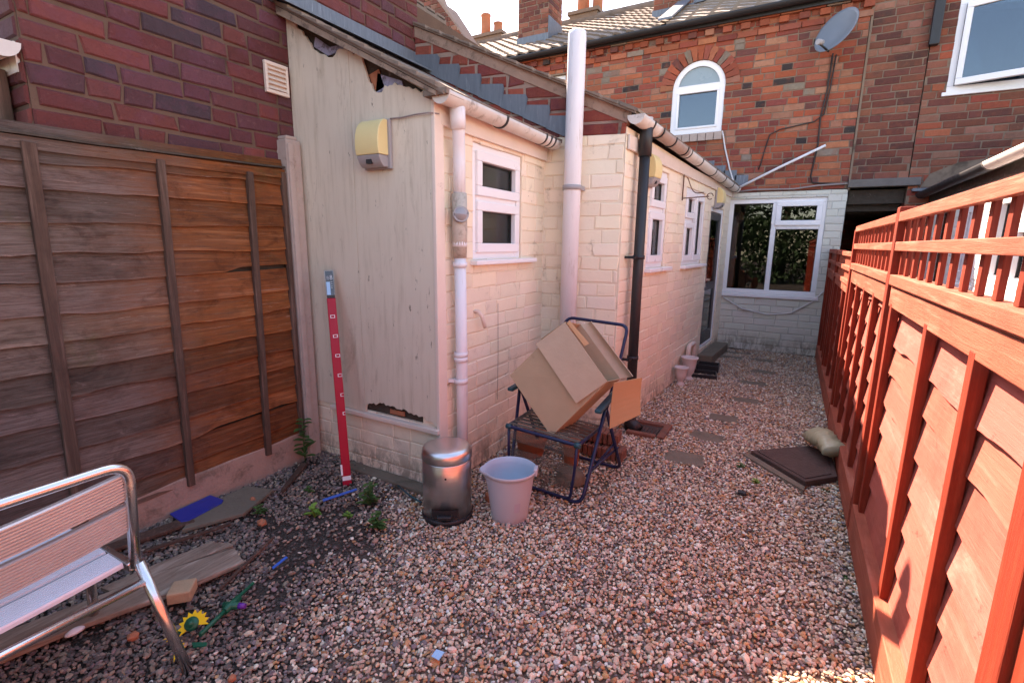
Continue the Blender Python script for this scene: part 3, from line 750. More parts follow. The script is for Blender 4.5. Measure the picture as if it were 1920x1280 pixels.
while x < AX + AW:
    am.box(x, x + .105, FY - .05, FY + .06, AB - .115, AB - .003, 0, (1, 1, 1)); x += .113
tag(am.build('sill', 'concrete', w_, bevel=.006), 'row of grey bricks on edge under the window')
am = MB(); am.add([(AX - .5, FY + .7, 3), (AX + .5, FY + .7, 3), (AX + .5, FY + .7, 4.4), (AX - .5, FY + .7, 4.4)], [(0, 1, 2, 3)]); am.build('unlit_room_sheet', 'dark_room', house); am = MB(); am.add([(-4.6, FY + .23, 3), (-3.4, FY + .23, 3), (-3.4, FY + .23, 4.5), (-4.6, FY + .23, 4.5)], [(0, 1, 2, 3)])  # dark sheets behind the panes stand for the unlit rooms
am.build('unlit_room_sheet', 'dark_room', house)
# roof
def pantiles(mb, x0, x1, y0, z0, y1, z1, tw=.21, tl=.30, amp=.028, mi=0):
    L = math.hypot(y1 - y0, z1 - z0); nr = int(L / tl); nx_ = int((x1 - x0) / tw * 6); ny, nz_ = -(z1 - z0) / L, (y1 - y0) / L
    for r_ in range(nr):
        off = (rnd.random() - .5) * .02; V = []; F = []
        for i in range(nx_ + 1):
            x = x0 + (x1 - x0) * i / nx_; ph = (x - x0) / tw * 2 * math.pi
            h = amp * (math.sin(ph) + .35 * math.sin(2 * ph + .6)) + .006 * mnoise.noise((math.floor((x - x0) / tw) * 3.7, r_ * 2.1, 0))
            for s_, lift in ((r_ * tl, .0), (r_ * tl, .034), ((r_ + 1.08) * tl, .006)):
                t = s_ / L; hh = h + lift - .02 + off * .3
                V.append((x, y0 + (y1 - y0) * t + ny * hh, z0 + (z1 - z0) * t + nz_ * hh))
        for i in range(nx_):
            b = 3 * i
            F += [(b, b + 3, b + 4, b + 1), (b + 1, b + 4, b + 5, b + 2)]
        mb.add(V, F, mi, (1, 1, 1), False)
    mb.add([(x0, y0, z0 - .02), (x1, y0, z0 - .02), (x1, y1, z1 - .03), (x0, y1, z1 - .03)], [(0, 1, 2, 3)], mi)
rf = MB(); pantiles(rf, -9.5, -2.05, FY - .16, 4.70, 11.4, 6.42)
rf.tube([(-9.5, 11.4, 6.42), (-2.05, 11.4, 6.42)], .11, 10)
rf.add([(-9.5, 11.4, 6.40), (.5, 11.4, 6.40), (.5, 14.8, 4.7), (-9.5, 14.8, 4.7)], [(0, 1, 2, 3)])
rf.build('roof', 'tile', house)
rf = MB(); pantiles(rf, -1.98, .42, FY - .16, 4.72, 10.9, 6.30, tw=.30, tl=.26, amp=.012)
tag(rf.build('roof', 'tile_pale', house), 'pale smooth tiled part of the roof')
lv = MB(); lv.prism([(-2.12, FY - .10, 4.80), (-1.92, FY - .10, 4.80), (-1.92, 10.9, 6.40), (-2.12, 10.9, 6.40)], (0, 0, .03)); lv.prism([(-1.86, 9.35, 5.46), (-.3, 9.9, 5.78), (-.3, 10.3, 6.0), (-1.86, 10.3, 5.98)], (0, 0, .03))
lv.build('lead_valley', 'lead', house)
gt = MB(); half_gutter(gt, (-6, FY - .17, 4.64), (.28, FY - .17, 4.70), r=.06); gt.box(-7, .40, FY - .105, FY - .075, 4.60, 4.70)
gt.build('gutter', 'black_plastic', house)
def chimney(cx, cy, w, d, zb, zt, pots, seed, name='chimney', collar=True, cap=True):
    m = MB(); H = zt - zb
    for O, U, N, W in (((cx - w / 2, cy - d / 2, zb), (1, 0, 0), (0, -1, 0), w), ((cx + w / 2, cy - d / 2, zb), (0, 1, 0), (1, 0, 0), d)):
        brick_wall(m, O, U, W, H, N, course=.088, blen=.25, joint=.012, pal=PAL_HD, seed=seed, slab=False, proud=.006, irreg=.006)
    m.box(cx - w / 2 + .001, cx + w / 2 - .001, cy - d / 2 + .001, cy + d / 2, zb, zt, 1)
    if cap: m.box(cx - w / 2 - .05, cx + w / 2 + .05, cy - d / 2 - .05, cy + d / 2 + .05, zt, zt + .10, 1); m.box(cx - w / 2 - .09, cx + w / 2 + .09, cy - d / 2 - .09, cy + d / 2 + .09, zt + .10, zt + .17, 1)
    c = m.build(name, ['brick_sooty', 'mortar_house'], house)
    if collar:
        l = MB(); zc = zb + .35
        l.box(cx - w / 2 - .02, cx + w / 2 + .02, cy - d / 2 - .02, cy - d / 2 - .004, zc - .35, zc)
        V = []
        l.prism([(cx - w / 2 - .12, cy - d / 2 - .02, zc - .16), (cx + w / 2 + .12, cy - d / 2 - .02, zc - .16), (cx + w / 2 + .16, cy - d / 2 - .22, zc - .30), (cx - w / 2 - .16, cy - d / 2 - .22, zc - .30)], (0, 0, .012))
        l.box(cx + w / 2 + .004, cx + w / 2 + .02, cy - d / 2, cy + d / 2, zc - .1, zc + .3)
        l.build('lead_collar', 'lead', c)
    for (dx, r_, h_) in pots:
        p = MB(); z = zt + (.17 if cap else 0)
        p.lathe([(r_ * .8, z), (r_ * 1.05, z + .02), (r_ * 1.0, z + h_ * .5), (r_ * .95, z + h_ * .9), (r_ * 1.06, z + h_ * .92), (r_ * 1.06, z + h_), (r_ * .8, z + h_), (r_ * .78, z + h_ * .6)], (cx + dx, cy, 0), 18, cap1=True)
        p.build('chimney_pot', 'terracotta', c)
chimney(-4.83, 9.62, .64, .62, 5.12, 7.6, [], 21, cap=False)
chimney(-2.20, 9.62, .64, .60, 5.10, 7.4, [], 22, cap=False)
chimney(-4.62, 11.6, .55, .5, 6.1, 6.45, [(-.12, .13, .9), (.22, .11, .62)], 23, collar=False)
chimney(-7.15, 11.6, .75, .5, 6.0, 6.42, [(-.2, .12, .55), (.16, .11, .3)], 24, collar=False)

# ---------------------------------------------------------------- next house to the right, passage beneath
nh = thing('terraced_house', 'sooty red brick house on the right with covered passage and white upstairs casement', 'house', (3, FY + 2, 0))
UW = (1.40, 3.6, 3.40, 4.42)
nw = MB()
brick_wall(nw, (.55, FY + .012, 0), FU, .62, 6.2, FN, course=.088, blen=.262, joint=.012, pal=PAL_HD, z0=2.43, seed=31, headers=.4, proud=.006, irreg=.004, thick=.22)
brick_wall(nw, (1.18, FY + .004, 0), FU, 4.8, 6.2, FN, course=.088, blen=.262, joint=.012, pal=PAL_HD + PAL_H[:4], seed=32, headers=.4, proud=.006, irreg=.004, thick=.22,
           ops=[(UW[0] - 1.18, UW[1] - 1.18, UW[2], UW[3])])
nw.box(.56, 6, FY + .26, FY + 6, 2.45, 6.2, 1); nw.box(1.3, 6, FY + .26, FY + 6, 0, 2.44, 1)
nw.box(.535, .56, FY - .012, FY + .0, 2.3, 4.9, 1)
nw.build('wall', ['brick_sooty', 'mortar_house'], nh)
ps = MB(); ps.box(.565, 1.17, FY + .1, FY + 6, 2.12, 2.30); 
for k in range(6): ps.box(.565, 1.17, FY + .2 + k * .5, FY + .3 + k * .5, 2.03, 2.118)
ps.build('passage_ceiling', 'dark_wood', nh)
ps = MB(); brick_wall(ps, (1.18, FY + .02, 0), (0, 1, 0), 6, 2.12, (-1, 0, 0), pal=PAL_HD, seed=33, thick=.1); brick_wall(ps, (.545, FY + .22, 0), (0, 1, 0), 6, 2.12, (1, 0, 0), pal=PAL_HD, seed=34, thick=.05)
brick_wall(ps, (.56, FY + 3.6, 0), (1, 0, 0), .62, 2.14, (0, -1, 0), pal=PAL_H, seed=35, thick=.1)
ps.build('passage_wall', ['brick_sooty', 'mortar_house'], nh)
lt = MB(); lt.box(.535, 1.30, FY - .05, FY + .1, 2.325, 2.425); lt.build('lintel', 'grey_timber', nh, bevel=.008)
w_ = window(nh, (0, FY + .004, 0), FU, FN, *UW, [(1.47, 2.2, 3.47, 4.35, False), (2.27, 2.88, 3.47, 4.35, False), (2.95, 3.53, 3.47, 4.35, False)], rec=.0, sill=(1.36, 3.64, .03, .045), glass='glass_sky')
# left casement stands open (hinged left)
cs = MB(); a = R(16); ca, sa = math.cos(a), math.sin(a); CU = (ca, -sa, 0); CN = (-sa, -ca, 0); CO = (1.47, FY - .012, 0)
for x0, x1, y0, y1 in ((0, .73, 3.46, 3.53), (0, .73, 4.29, 4.36), (0, .06, 3.53, 4.29), (.67, .73, 3.53, 4.29)): uv_box(cs, CO, CU, CN, x0, x1, y0, y1, 0, .05)
cs = cs.build('casement', 'upvc', w_, bevel=.006)
pn = MB(); uv_box(pn, CO, CU, CN, .055, .675, 3.525, 4.295, .02, .026); pn.build('pane', 'glass_sky', cs)
cu = MB()
nfold = 60
V = []
for i in range(nfold + 1):
    x = 1.45 + 2.1 * i / nfold; yy = FY + .16 + .02 * math.sin(i * 1.3)
    V += [(x, yy, 3.42), (x, yy, 4.4)]
cu.add(V, [(2 * i, 2 * i + 2, 2 * i + 3, 2 * i + 1) for i in range(nfold)], 0, (1, 1, 1), True)
cu.build('sky_tint_curtain', m_plain('sky_tint_curtain', (.16, .24, .40), .9, var=.1), w_)  # curtain coloured blue to stand in for sky reflected in the panes
sp_ = MB(); sp_.box(1.15, 1.25, FY - .085, FY - .005, 3.94, 5.6); sp_.build('drainpipe_stub', 'black_plastic', nh, bevel=.01)
# ---------------------------------------------------------------- neighbour's brick house on the left
NX = -2.94
nb = thing('brick_house', 'purple red brick house side wall rising behind the old brown fence', 'house', (-4.4, 2.2, 0))
w = MB()
brick_wall(w, (NX, .976, 0), (0, 1, 0), 2.594, 3.75, (1, 0, 0), course=.0905, blen=.285, joint=.014, pal=PAL_N, z0=1.84, seed=41, headers=.28, proud=.010, chamf=.007, irreg=.0075, thick=.2, var=.22)
brick_wall(w, (-5.5, .97, 0), (1, 0, 0), 2.553, 3.75, (0, -1, 0), course=.0905, blen=.285, joint=.014, pal=PAL_N, z0=1.84, seed=42, headers=.28, proud=.010, chamf=.007, irreg=.005, thick=.2, var=.22)
w.box(-5.5, NX - .21, 1.18, 8, 1.0, 3.6, 1); w.box(-5.5, NX - .01, .98, 3.6, 0, 1.84, 1)
w.box(NX - .42, NX - .36, 3.56, 4.35, 1.0, 3.60, 1)
w.build('wall', ['brick_nbr', 'mortar_nbr'], nb)
g2 = MB(); half_gutter(g2, (-5.4, .90, 2.345), (NX + .02, .90, 2.345), r=.062); g2.box(-5.4, NX - .02, .955, .968, 2.24, 2.36)
g2.build('gutter', 'gutter', nb)
p_ = MB(); p_.box(-3.30, -3.06, .86, .95, 0, 2.26); p_.build('timber_post', 'old_batten', nb, bevel=.006)
r_ = MB(); r_.prism([(NX + .06, .9, 3.76), (NX + .06, 3.56, 3.76), (-5.5, 3.56, 5.1), (-5.5, .9, 5.1)], (0, 0, .07)); r_.prism([(NX - .30, 3.57, 3.64), (NX - .30, 4.38, 3.64), (-5.5, 4.38, 5.0), (-5.5, 3.57, 5.0)], (0, 0, .06))
for k in range(5): r_.box(NX - .36, NX - .30, 3.60 + k * .16, 3.72 + k * .16, 3.69, 3.72)
r_.build('roof', 'tile', nb)
s_ = MB(); s_.box(NX - .38, NX - .28, 3.57, 4.36, 3.56, 3.635); s_.build('dark_fascia', 'dark_wood', nb)
lf = MB(); lf.box(NX + .012, NX + .02, 2.16, 3.55, 2.97, 3.095); 
lf.prism([(NX + .012, 2.16, 2.99), (NX + .012, 3.55, 2.99), (NX + .17, 3.55, 2.935), (NX + .17, 2.16, 2.935)], (0, 0, .012))
tag(lf.build('lead_flashing', 'lead', nb), 'long grey lead strip where the low roof meets the brick')

ve = thing('wall_vent', 'cream louvred vent grille on the purple brick beside the boarded wall', 'vent', (NX, 2.18, 2.5))
v = MB()
for a, b, c, d in ((2.095, 2.255, 2.44, 2.46), (2.095, 2.255, 2.60, 2.62), (2.095, 2.112, 2.46, 2.60), (2.24, 2.255, 2.46, 2.60)): v.box(NX + .012, NX + .035, a, b, c, d)
v.build('frame', 'paint_trim', ve, bevel=.003)
v = MB()
for k in range(5):
    z = 2.465 + k * .028; v.prism([(NX + .013, 2.11, z + .02), (NX + .030, 2.11, z), (NX + .033, 2.11, z + .003), (NX + .016, 2.11, z + .024)], (0, .13, 0))
v.box(NX + .011, NX + .014, 2.11, 2.24, 2.46, 2.60)
v.build('louvre', 'paint_trim', ve)

gh = thing('gable_house', 'distant dark brick gable showing above the roof edges at the top left', 'house', (-7.5, 10.5, 0))
w = MB(); w.prism([(-9.6, 9.0, 0), (-6.02, 9.0, 0), (-6.02, 9.0, 5.30), (-6.18, 9.0, 5.55), (-6.75, 9.0, 6.32), (-6.95, 9.0, 6.40), (-7.1, 9.0, 6.75), (-9.6, 9.0, 7.2)], (0, .5, 0))
w.build('wall', 'mortar_gable', gh)
w = MB(); brick_wall(w, (-9.6, 8.995, 0), (1, 0, 0), 3.4, 7.2, (0, -1, 0), pal=PAL_HD, z0=4.8, seed=44, slab=False, proud=.01, clips=[(.77, .64, .77 * 2.72 + .64 * 6.38)])
w.build('brickwork', 'brick_sooty', gh)

# ---------------------------------------------------------------- boarded lean-to
SX, SY = -1.80, 2.30
lt_ = thing('lean_to', 'cream boarded lean-to with rotten top edge and one small white window', 'outbuilding', (-2.4, 3.0, 0))
w = MB()
SW = (.385, 1.035, 1.44, 2.165)
brick_wall(w, (SX, SY, 0), (0, 1, 0), 1.43, 2.31, (1, 0, 0), course=.097, blen=.29, joint=.008, pal=PAL_C, seed=51, ops=[SW], proud=.0045, chamf=.0045, irreg=.006, thick=.12, var=.05)
brick_wall(w, (NX, SY, 0), (1, 0, 0), 1.135, .43, (0, -1, 0), course=.097, blen=.29, joint=.009, pal=PAL_C, seed=52, proud=.005, chamf=.0045, irreg=.004, thick=.12, var=.05)
w.prism([(NX, SY + .03, .43), (SX, SY + .03, .43), (SX, SY + .03, 2.34), (NX, SY + .03, 2.95)], (0, .06, 0), 1)
w.build('painted_wall', ['cream', 'cream_joint'], lt_)
kk = MB(); kk.prism([(NX, SY + .018, .425), (SX - .005, SY + .018, .425), (SX - .005, SY + .018, 2.33), (NX, SY + .018, 2.95)], (0, .010, 0)); kk.build('backing_timber', 'dark_wood', lt_)
def jag(pts, step=.018, amp=.016, seed=1):
    r = random.Random(seed); out = []
    for i in range(len(pts) - 1):
        a, b = pts[i], pts[i + 1]; L = math.hypot(b[0] - a[0], b[1] - a[1]); m = max(1, int(L / step))
        for k in range(m):
            t = k / m; out.append((a[0] + (b[0] - a[0]) * t, a[1] + (b[1] - a[1]) * t + (r.random() - .5) * 2 * amp * (k > 0)))
    return out + [pts[-1]]
def panel(pts, name='board_panel'):
    bm = MB(); Y = SY - .004
    bm.prism([(x, Y, z) for x, z in pts], (0, -.014, 0)); return bm
top1 = jag([(-2.4015, 2.655), (-2.47, 2.665), (-2.55, 2.63), (-2.60, 2.655), (-2.64, 2.665), (-2.70, 2.70), (-2.745, 2.765), (-2.80, 2.825), (-2.86, 2.875)], seed=3, amp=.012)
tri = [(NX + .012, .428), (-2.4015, .428)] + top1 + [(NX + .012, 2.925)]
panel(tri).build('board_panel', 'plywood', lt_)
top2 = jag([(-1.778, 2.338), (-1.83, 2.345), (-1.90, 2.375), (-1.97, 2.39), (-2.05, 2.425), (-2.125, 2.42), (-2.15, 2.385), (-2.20, 2.395), (-2.245, 2.45), (-2.27, 2.52), (-2.30, 2.60), (-2.34, 2.62), (-2.3985, 2.638)], seed=8, amp=.014)
bot2 = jag([(-2.3985, .428), (-2.39, .475), (-2.34, .492), (-2.25, .51), (-2.14, .508), (-2.0, .49), (-1.92, .482), (-1.85, .462), (-1.81, .44), (-1.778, .432)], seed=5, amp=.010)
panel(bot2 + top2).build('board_panel', 'plywood', lt_)
LN = m_plain('pale_blue_lining', (.33, .33, .46), .5, var=.35, scale=24, dirt=(.08, .06, .06), dirt_t=(.5, .62))
for poly in ([(-2.72, 2.725), (-2.60, 2.655), (-2.45, 2.665), (-2.46, 2.695), (-2.58, 2.70), (-2.70, 2.775)], [(-2.22, 2.40), (-2.14, 2.37), (-2.0, 2.37), (-2.02, 2.435), (-2.12, 2.47), (-2.20, 2.50)]):
    m = MB(); m.prism([(x, SY + .013, z) for x, z in poly], (0, -.006, 0)); tag(m.build('torn_lining', LN, lt_), 'torn pale blue lining showing through the rotten boards')
m = MB(); m.box(-2.20, -2.08, SY + .004, SY + .014, .445, .475); m.build('exposed_brick', 'terracotta', lt_); m = MB(); m.prism([(-2.27, SY + .012, 2.50), (-2.22, SY + .012, 2.40), (-2.15, SY + .012, 2.42), (-2.19, SY + .012, 2.52)], (0, -.005, 0)); m.build('exposed_brick', 'terracotta', lt_)
m = MB(); m.box(NX + .22, -1.775, SY - .045, SY - .001, .395, .424); m.build('ledge', 'paint_trim', lt_, bevel=.004)
m = MB(); m.box(-1.796, -1.772, SY - .022, SY + .06, .03, 2.32); m.build('corner_trim', 'paint_trim', lt_, bevel=.004)
window(lt_, (SX, SY, 0), (0, 1, 0), (1, 0, 0), *SW, [(.45, .97, 1.865, 2.10, True), (.45, .97, 1.505, 1.795, True)], sill=(.35, 1.20, .06, .032), rec=.012, fw=.055, sash=.042, glass='glass_dim')
m = MB(); m.add([(SX - .16, 2.55, 1.3), (SX - .16, 3.5, 1.3), (SX - .16, 3.5, 2.3), (SX - .16, 2.55, 2.3)], [(0, 1, 2, 3)]); m.build('window_blind', m_plain('grey_green_blind', (.17, .17, .145), .8), lt_)
m = MB(); m.box(SX + .010, SX + .030, 2.34, 3.70, 2.185, 2.305); m.build('fascia', 'paint_trim', lt_, bevel=.004)
def zr(x): return 2.322 + (-1.703 - x) * .52
m = MB(); m.prism([(-1.66, 2.21, zr(-1.66)), (NX + .01, 2.21, zr(NX)), (NX + .01, 3.62, zr(NX)), (-1.66, 3.70, zr(-1.66))], (0, 0, .018), 0)
x = -1.70
while x > NX + .1:                       # tile noses along the verge, tile edges along the eaves
    z = zr(x); m.prism([(x, 2.197, z + .018), (x - .12, 2.197, z + .018 + .0624), (x - .12, 2.197, z + .026 + .0624), (x, 2.197, z + .042)], (0, .16, 0), 0); x -= .122
y = 2.22
while y < 3.62:
    m.box(-1.80, -1.645, y, y + .155, zr(-1.66) + .004 + rnd.random() * .006, zr(-1.66) + .034, 0); y += .165
m.build('roof', 'tile', lt_)
m = MB(); m.prism([(-1.71, 2.215, zr(-1.71) - .004), (NX + .012, 2.215, zr(NX) - .005), (NX + .012, 2.215, zr(NX) - .05), (-2.3, 2.215, zr(-2.3) - .034), (-1.71, 2.215, zr(-1.71) - .026)], (0, .085, 0)); m.build('verge_mortar', m_plain('dirty_verge_mortar', (.30, .22, .17), .95, var=.3, scale=12, bump=.8, bscale=40, dirt=(.07, .05, .045), dirt_t=(.48, .62)), lt_)
m = MB(); half_gutter(m, (-1.70, 2.245, 2.325), (-1.70, 3.655, 2.315), r=.058); m.build('gutter', 'gutter', lt_)
for y in (2.85, 3.42, 3.50, 3.57):
    m = MB(); ring(m, (-1.70, y, 2.32), (0, 1, 0), .059, .018, .005, 14, 0, -.1, math.pi + .1); m.build('gutter_clip', 'black_plastic', lt_)

# ---------------------------------------------------------------- kitchen extension (taller lean-to behind it)
A2 = Vector((-1.18, 3.82, 0)); B2 = Vector((-.90, 8.2, 0)); U2 = (B2 - A2).normalized(); N2 = Vector((U2.y, -U2.x, 0)); L2 = (B2 - A2).length - .004
G2 = Vector((NX + .012, 3.525, 0)); UG = (A2 - G2).normalized(); NG = Vector((UG.y, -UG.x, 0)); LG = (A2 - G2).length
ke = thing('kitchen_extension', 'cream painted brick extension with red brick gable, two white windows and a side door', 'outbuilding', (-2.0, 6.0, 0))
w = MB()
W1 = (.63, 1.16, 1.34, 2.21); W2 = (1.84, 2.76, 1.33, 2.16); DR = (3.12, 3.98, .16, 2.04)
brick_wall(w, A2, U2, L2, 2.41, N2, course=.098, blen=.29, joint=.0075, pal=PAL_C, seed=61, ops=[W1, W2, DR], proud=.0035, chamf=.004, irreg=.006, thick=.12, var=.05, clips=[(.02, 1, 2.41)])
brick_wall(w, G2, UG, LG - .012, 2.36, NG, course=.104, blen=.30, joint=.009, pal=PAL_C, seed=62, proud=.0045, chamf=.0045, irreg=.007, thick=.12, var=.05, umin=1.0)
w.build('painted_wall', ['cream', 'cream_joint'], ke)
def zg(u): return 3.375 - u * .447
w = MB(); brick_wall(w, G2, UG, LG - .006, 3.42, NG, course=.100, blen=.30, joint=.020, pal=PAL_G, seed=63, z0=2.362, proud=.008, chamf=.007, irreg=.008, thick=.12, var=.2, headers=.4, clips=[(.447, 1, 3.225)])
tag(w.build('gable_wall', ['brick_house', 'mortar_gable'], ke), 'bare red brick gable above the painted part')
m = MB()
P = lambda u, z, d: tuple(G2 + UG * u + Vector((0, 0, z)) + NG * d)
m.prism([P(0, 3.215, .0095), P(LG, 3.225 - LG * .447, .0095), P(LG + .03, 3.305 - LG * .447, .0095), P(0, 3.295, .0095)], -NG * .13, 0)
m.build('verge_mortar', m_plain('pinkish_verge_mortar', (.30, .20, .155), .95, var=.3, scale=9, bump=.8, bscale=40, dirt=(.11, .075, .06), dirt_t=(.50, .66)), ke)
m = MB()
ev0 = A2 + N2 * .07; ev1 = B2 + N2 * .07
pts = [Vector((ev0.x, ev0.y - .035, 2.485)), Vector((ev1.x, ev1.y - .03, 2.40)), Vector((NX, 8.17, 3.305)), Vector((NX, 3.50, 3.305))]
m.prism(pts, (0, 0, .015))
for k in range(14):                       # tile edges on the verge and eaves
    t = k / 14.0; a = pts[0].lerp(pts[3], t); b = pts[0].lerp(pts[3], t + .06)
    m.prism([a + Vector((0, -.012, .015)), b + Vector((0, -.012, .015)), b + Vector((0, -.012, .024)), a + Vector((0, -.012, .036))], (0, .16, 0))
for k in range(24):
    t = k / 24.0; a = pts[0].lerp(pts[1], t); b = pts[0].lerp(pts[1], t + .037)
    m.prism([a + Vector((.02, 0, .010)), b + Vector((.02, 0, .010)), b + Vector((.02, 0, .032)), a + Vector((.02, 0, .032))], (-.16, 0, .075))
m.build('roof', 'tile', ke)
m = MB()
zroof = lambda u: 3.03 - u * .478
for k in range(7):
    u0 = .0 + k * .192; u1 = u0 + .192
    m.prism([P(u0, zroof(u0) - .05, .010), P(u1 + .012, zroof(u1) - .05, .010), P(u1 + .03 + .02 * rnd.random(), zroof(u0) - .005, .014), P(u1 + .022, zroof(u0) + .028, .012), P(u0, zroof(u0) + .045, .010)], NG * .007)
tag(m.build('stepped_flashing', 'lead', ke), 'grey lead stepped up the gable brickwork')
window(ke, A2, U2, N2, *W1, [(.70, 1.09, 1.90, 2.145, True), (.70, 1.09, 1.41, 1.82, True)], sill=(.60, 1.30, .06, .035), rec=.015, fw=.06, sash=.045)
window(ke, A2, U2, N2, *W2, [(1.905, 2.26, 1.86, 2.095, True), (1.905, 2.26, 1.395, 1.78, True), (2.34, 2.695, 1.395, 2.095, True)], sill=(1.80, 2.86, .06, .035), rec=.015, fw=.06, sash=.045)
m = MB()
for a, b, zb, zt in ((.4, 1.4, 1.2, 2.3), (1.6, 2.95, 1.2, 2.3)): uv_box(m, A2, U2, N2, a, b, zb, zt, -.9, -.85)
uv_box(m, A2, U2, N2, 1.5, 1.55, 1.2, 2.3, -.9, -.13); uv_box(m, A2, U2, N2, .2, .25, 1.2, 2.3, -.9, -.13); uv_box(m, A2, U2, N2, 3.0, 3.05, .1, 2.3, -.9, -.13); uv_box(m, A2, U2, N2, .2, 4.3, 2.38, 2.40, -1.2, -.13)
m.build('room_interior', 'pale_room', ke)
m = MB(); uv_box(m, A2, U2, N2, 1.95, 2.2, 1.42, 1.62, -.3, -.15); uv_box(m, A2, U2, N2, .75, 1.0, 1.40, 1.6, -.35, -.2); m.build('room_clutter', 'upvc', ke)
# door
d = MB(); F2 = .055
for a, b, c, e in ((DR[0], DR[0] + F2, DR[2], DR[3]), (DR[1] - F2, DR[1], DR[2], DR[3]), (DR[0] + F2, DR[1] - F2, DR[3] - F2, DR[3]), (DR[0] + F2, DR[1] - F2, DR[2], DR[2] + .04)): uv_box(d, A2, U2, N2, a, b, c, e, -.08, -.012)
d = d.build('door', 'upvc', ke, bevel=.005)
q = MB()
a, b, c, e = DR[0] + F2 + .01, DR[1] - F2 - .01, DR[2] + .045, DR[3] - F2 - .01
for x0, x1, y0, y1 in ((a, a + .09, c, e), (b - .09, b, c, e), (a + .09, b - .09, c, c + .16), (a + .09, b - .09, e - .09, e), (a + .09, b - .09, .95, 1.05)): uv_box(q, A2, U2, N2, x0, x1, y0, y1, -.06, -.02)
q.build('door_leaf', m_plain('dark_grey_door', (.06, .06, .065), .4), d, bevel=.005)
q = MB(); uv_box(q, A2, U2, N2, a + .085, b - .085, c + .15, .955, -.045, -.038); uv_box(q, A2, U2, N2, a + .085, b - .085, 1.045, e - .085, -.045, -.038); q.build('pane', 'glass', d)
q = MB(); uv_box(q, A2, U2, N2, a + .02, a + .06, 1.0, 1.2, -.02, -.008); uv_box(q, A2, U2, N2, a + .03, a + .15, 1.09, 1.115, .02, .035); uv_box(q, A2, U2, N2, a + .03, a + .05, 1.09, 1.115, -.01, .02); q.build('handle', 'steel_tube', d)
q = MB(); uv_box(q, A2, U2, N2, a, b, c, e, -.7, -.68); q.build('room_interior', 'dark_room', d)
m = MB(); uv_box(m, A2, U2, N2, 3.0, 4.12, -.03, .125, .01, .20); tag(m.build('door_step', 'slab', ke, bevel=.012), 'low worn concrete doorstep')
m = MB(); uv_box(m, A2, U2, N2, 0.01, L2 - .02, 2.25, 2.355, .008, .026)
m.build('fascia', 'paint_trim', ke, bevel=.004)
ga = A2 + U2 * (-.035) + N2 * .08 + Vector((0, 0, 2.475)); gb = A2 + U2 * (L2 - .05) + N2 * .07 + Vector((0, 0, 2.37))
m = MB(); half_gutter(m, ga, ga.lerp(gb, .10), r=.062); m.build('gutter', 'gutter', ke)
m = MB(); half_gutter(m, ga.lerp(gb, .10), ga.lerp(gb, .32), r=.060, endcap=False)
tag(m.build('gutter', m_plain('brown_stained_gutter', (.36, .27, .23), .55, var=.2, scale=6, dirt=(.15, .11, .09), dirt_t=(.55, .75)), ke), 'brown stained length of gutter')
m = MB(); half_gutter(m, ga.lerp(gb, .32), gb, r=.062); m.build('gutter', 'gutter', ke)
for t in (.06, .115, .20, .295, .33, .44, .60, .74, .87, .97):
    m = MB(); ring(m, ga.lerp(gb, t), gb - ga, .063, .02, .005, 14, 0, -.1, math.pi + .1); m.build('gutter_clip', 'black_plastic', ke)
m = MB()
for k in range(4):
    x = -1.35 + k * .16; m.box(x, x + .18, FY - .014, FY - .007, 2.42 + (3 - k) * .075, 2.56 + (3 - k) * .075)
tag(m.build('stepped_flashing', 'lead', ke), 'lead steps on the house wall above the gutter end')

# ---------------------------------------------------------------- white extension beyond the red fence
re_ = thing('rear_extension', 'bright white painted extension behind the red trellis fence on the right', 'outbuilding', (2.6, 6, 0))
RX = 1.44
OPS = [(1.15, 2.05, 1.22, 2.02), (3.2, 4.0, .1, 2.02), (4.5, 5.15, 1.15, 2.0)]
m = MB(); brick_wall(m, (RX, 8.19, 0), (0, -1, 0), 5.4, 2.19, (-1, 0, 0), course=.098, blen=.29, joint=.010, pal=PAL_C, seed=71, proud=.005, chamf=.007, irreg=.005, thick=.1, var=.03,
                     ops=[(8.19 - 5.66, 8.19 - 4.70, 1.22, 2.02), (8.19 - 7.75, 8.19 - 6.95, .1, 2.02), (8.19 - 6.55, 8.19 - 6.0, 1.22, 2.0)])
m.build('painted_wall', [m_painted('bright_white_paint', (.78, .78, .74), .15)] * 2, re_)
def yw(a): return 8.19 - a
for (y0, y1, z0, z1) in ((4.70, 5.66, 1.22, 2.02), (6.0, 6.55, 1.22, 2.0)):
    a, b = yw(y1), yw(y0); mid = (a + b) / 2
    window(re_, (RX, 8.19, 0), (0, -1, 0), (-1, 0, 0), a, b, z0, z1, [(a + .065, mid - .035, z0 + .065, z1 - .065, True), (mid + .035, b - .065, z0 + .065, z1 - .30, True), (mid + .035, b - .065, z1 - .25, z1 - .065, True)], sill=(a - .05, b + .05, .05, .04), rec=.01, fw=.055)
window(re_, (RX, 8.19, 0), (0, -1, 0), (-1, 0, 0), yw(7.75), yw(6.95), .1, 2.02, [(yw(7.68), yw(7.02), .9, 1.95, False), (yw(7.68), yw(7.02), .17, .82, False)], rec=.01, name='door')
m = MB(); m.box(RX + .5, RX + .55, 3.0, 8.19, .1, 2.2); m.build('room_interior', 'dark_room', re_)
m = MB(); m.prism([(RX - .09, 2.8, 2.24), (RX - .09, 8.19, 2.215), (RX + 2.6, 8.19, 3.1), (RX + 2.6, 2.8, 3.1)], (0, 0, .02)); m.build('roof', 'tile', re_)
m = MB(); m.box(RX - .03, RX - .012, 2.8, 8.18, 2.12, 2.205); m.build('fascia', 'dark_wood', re_)
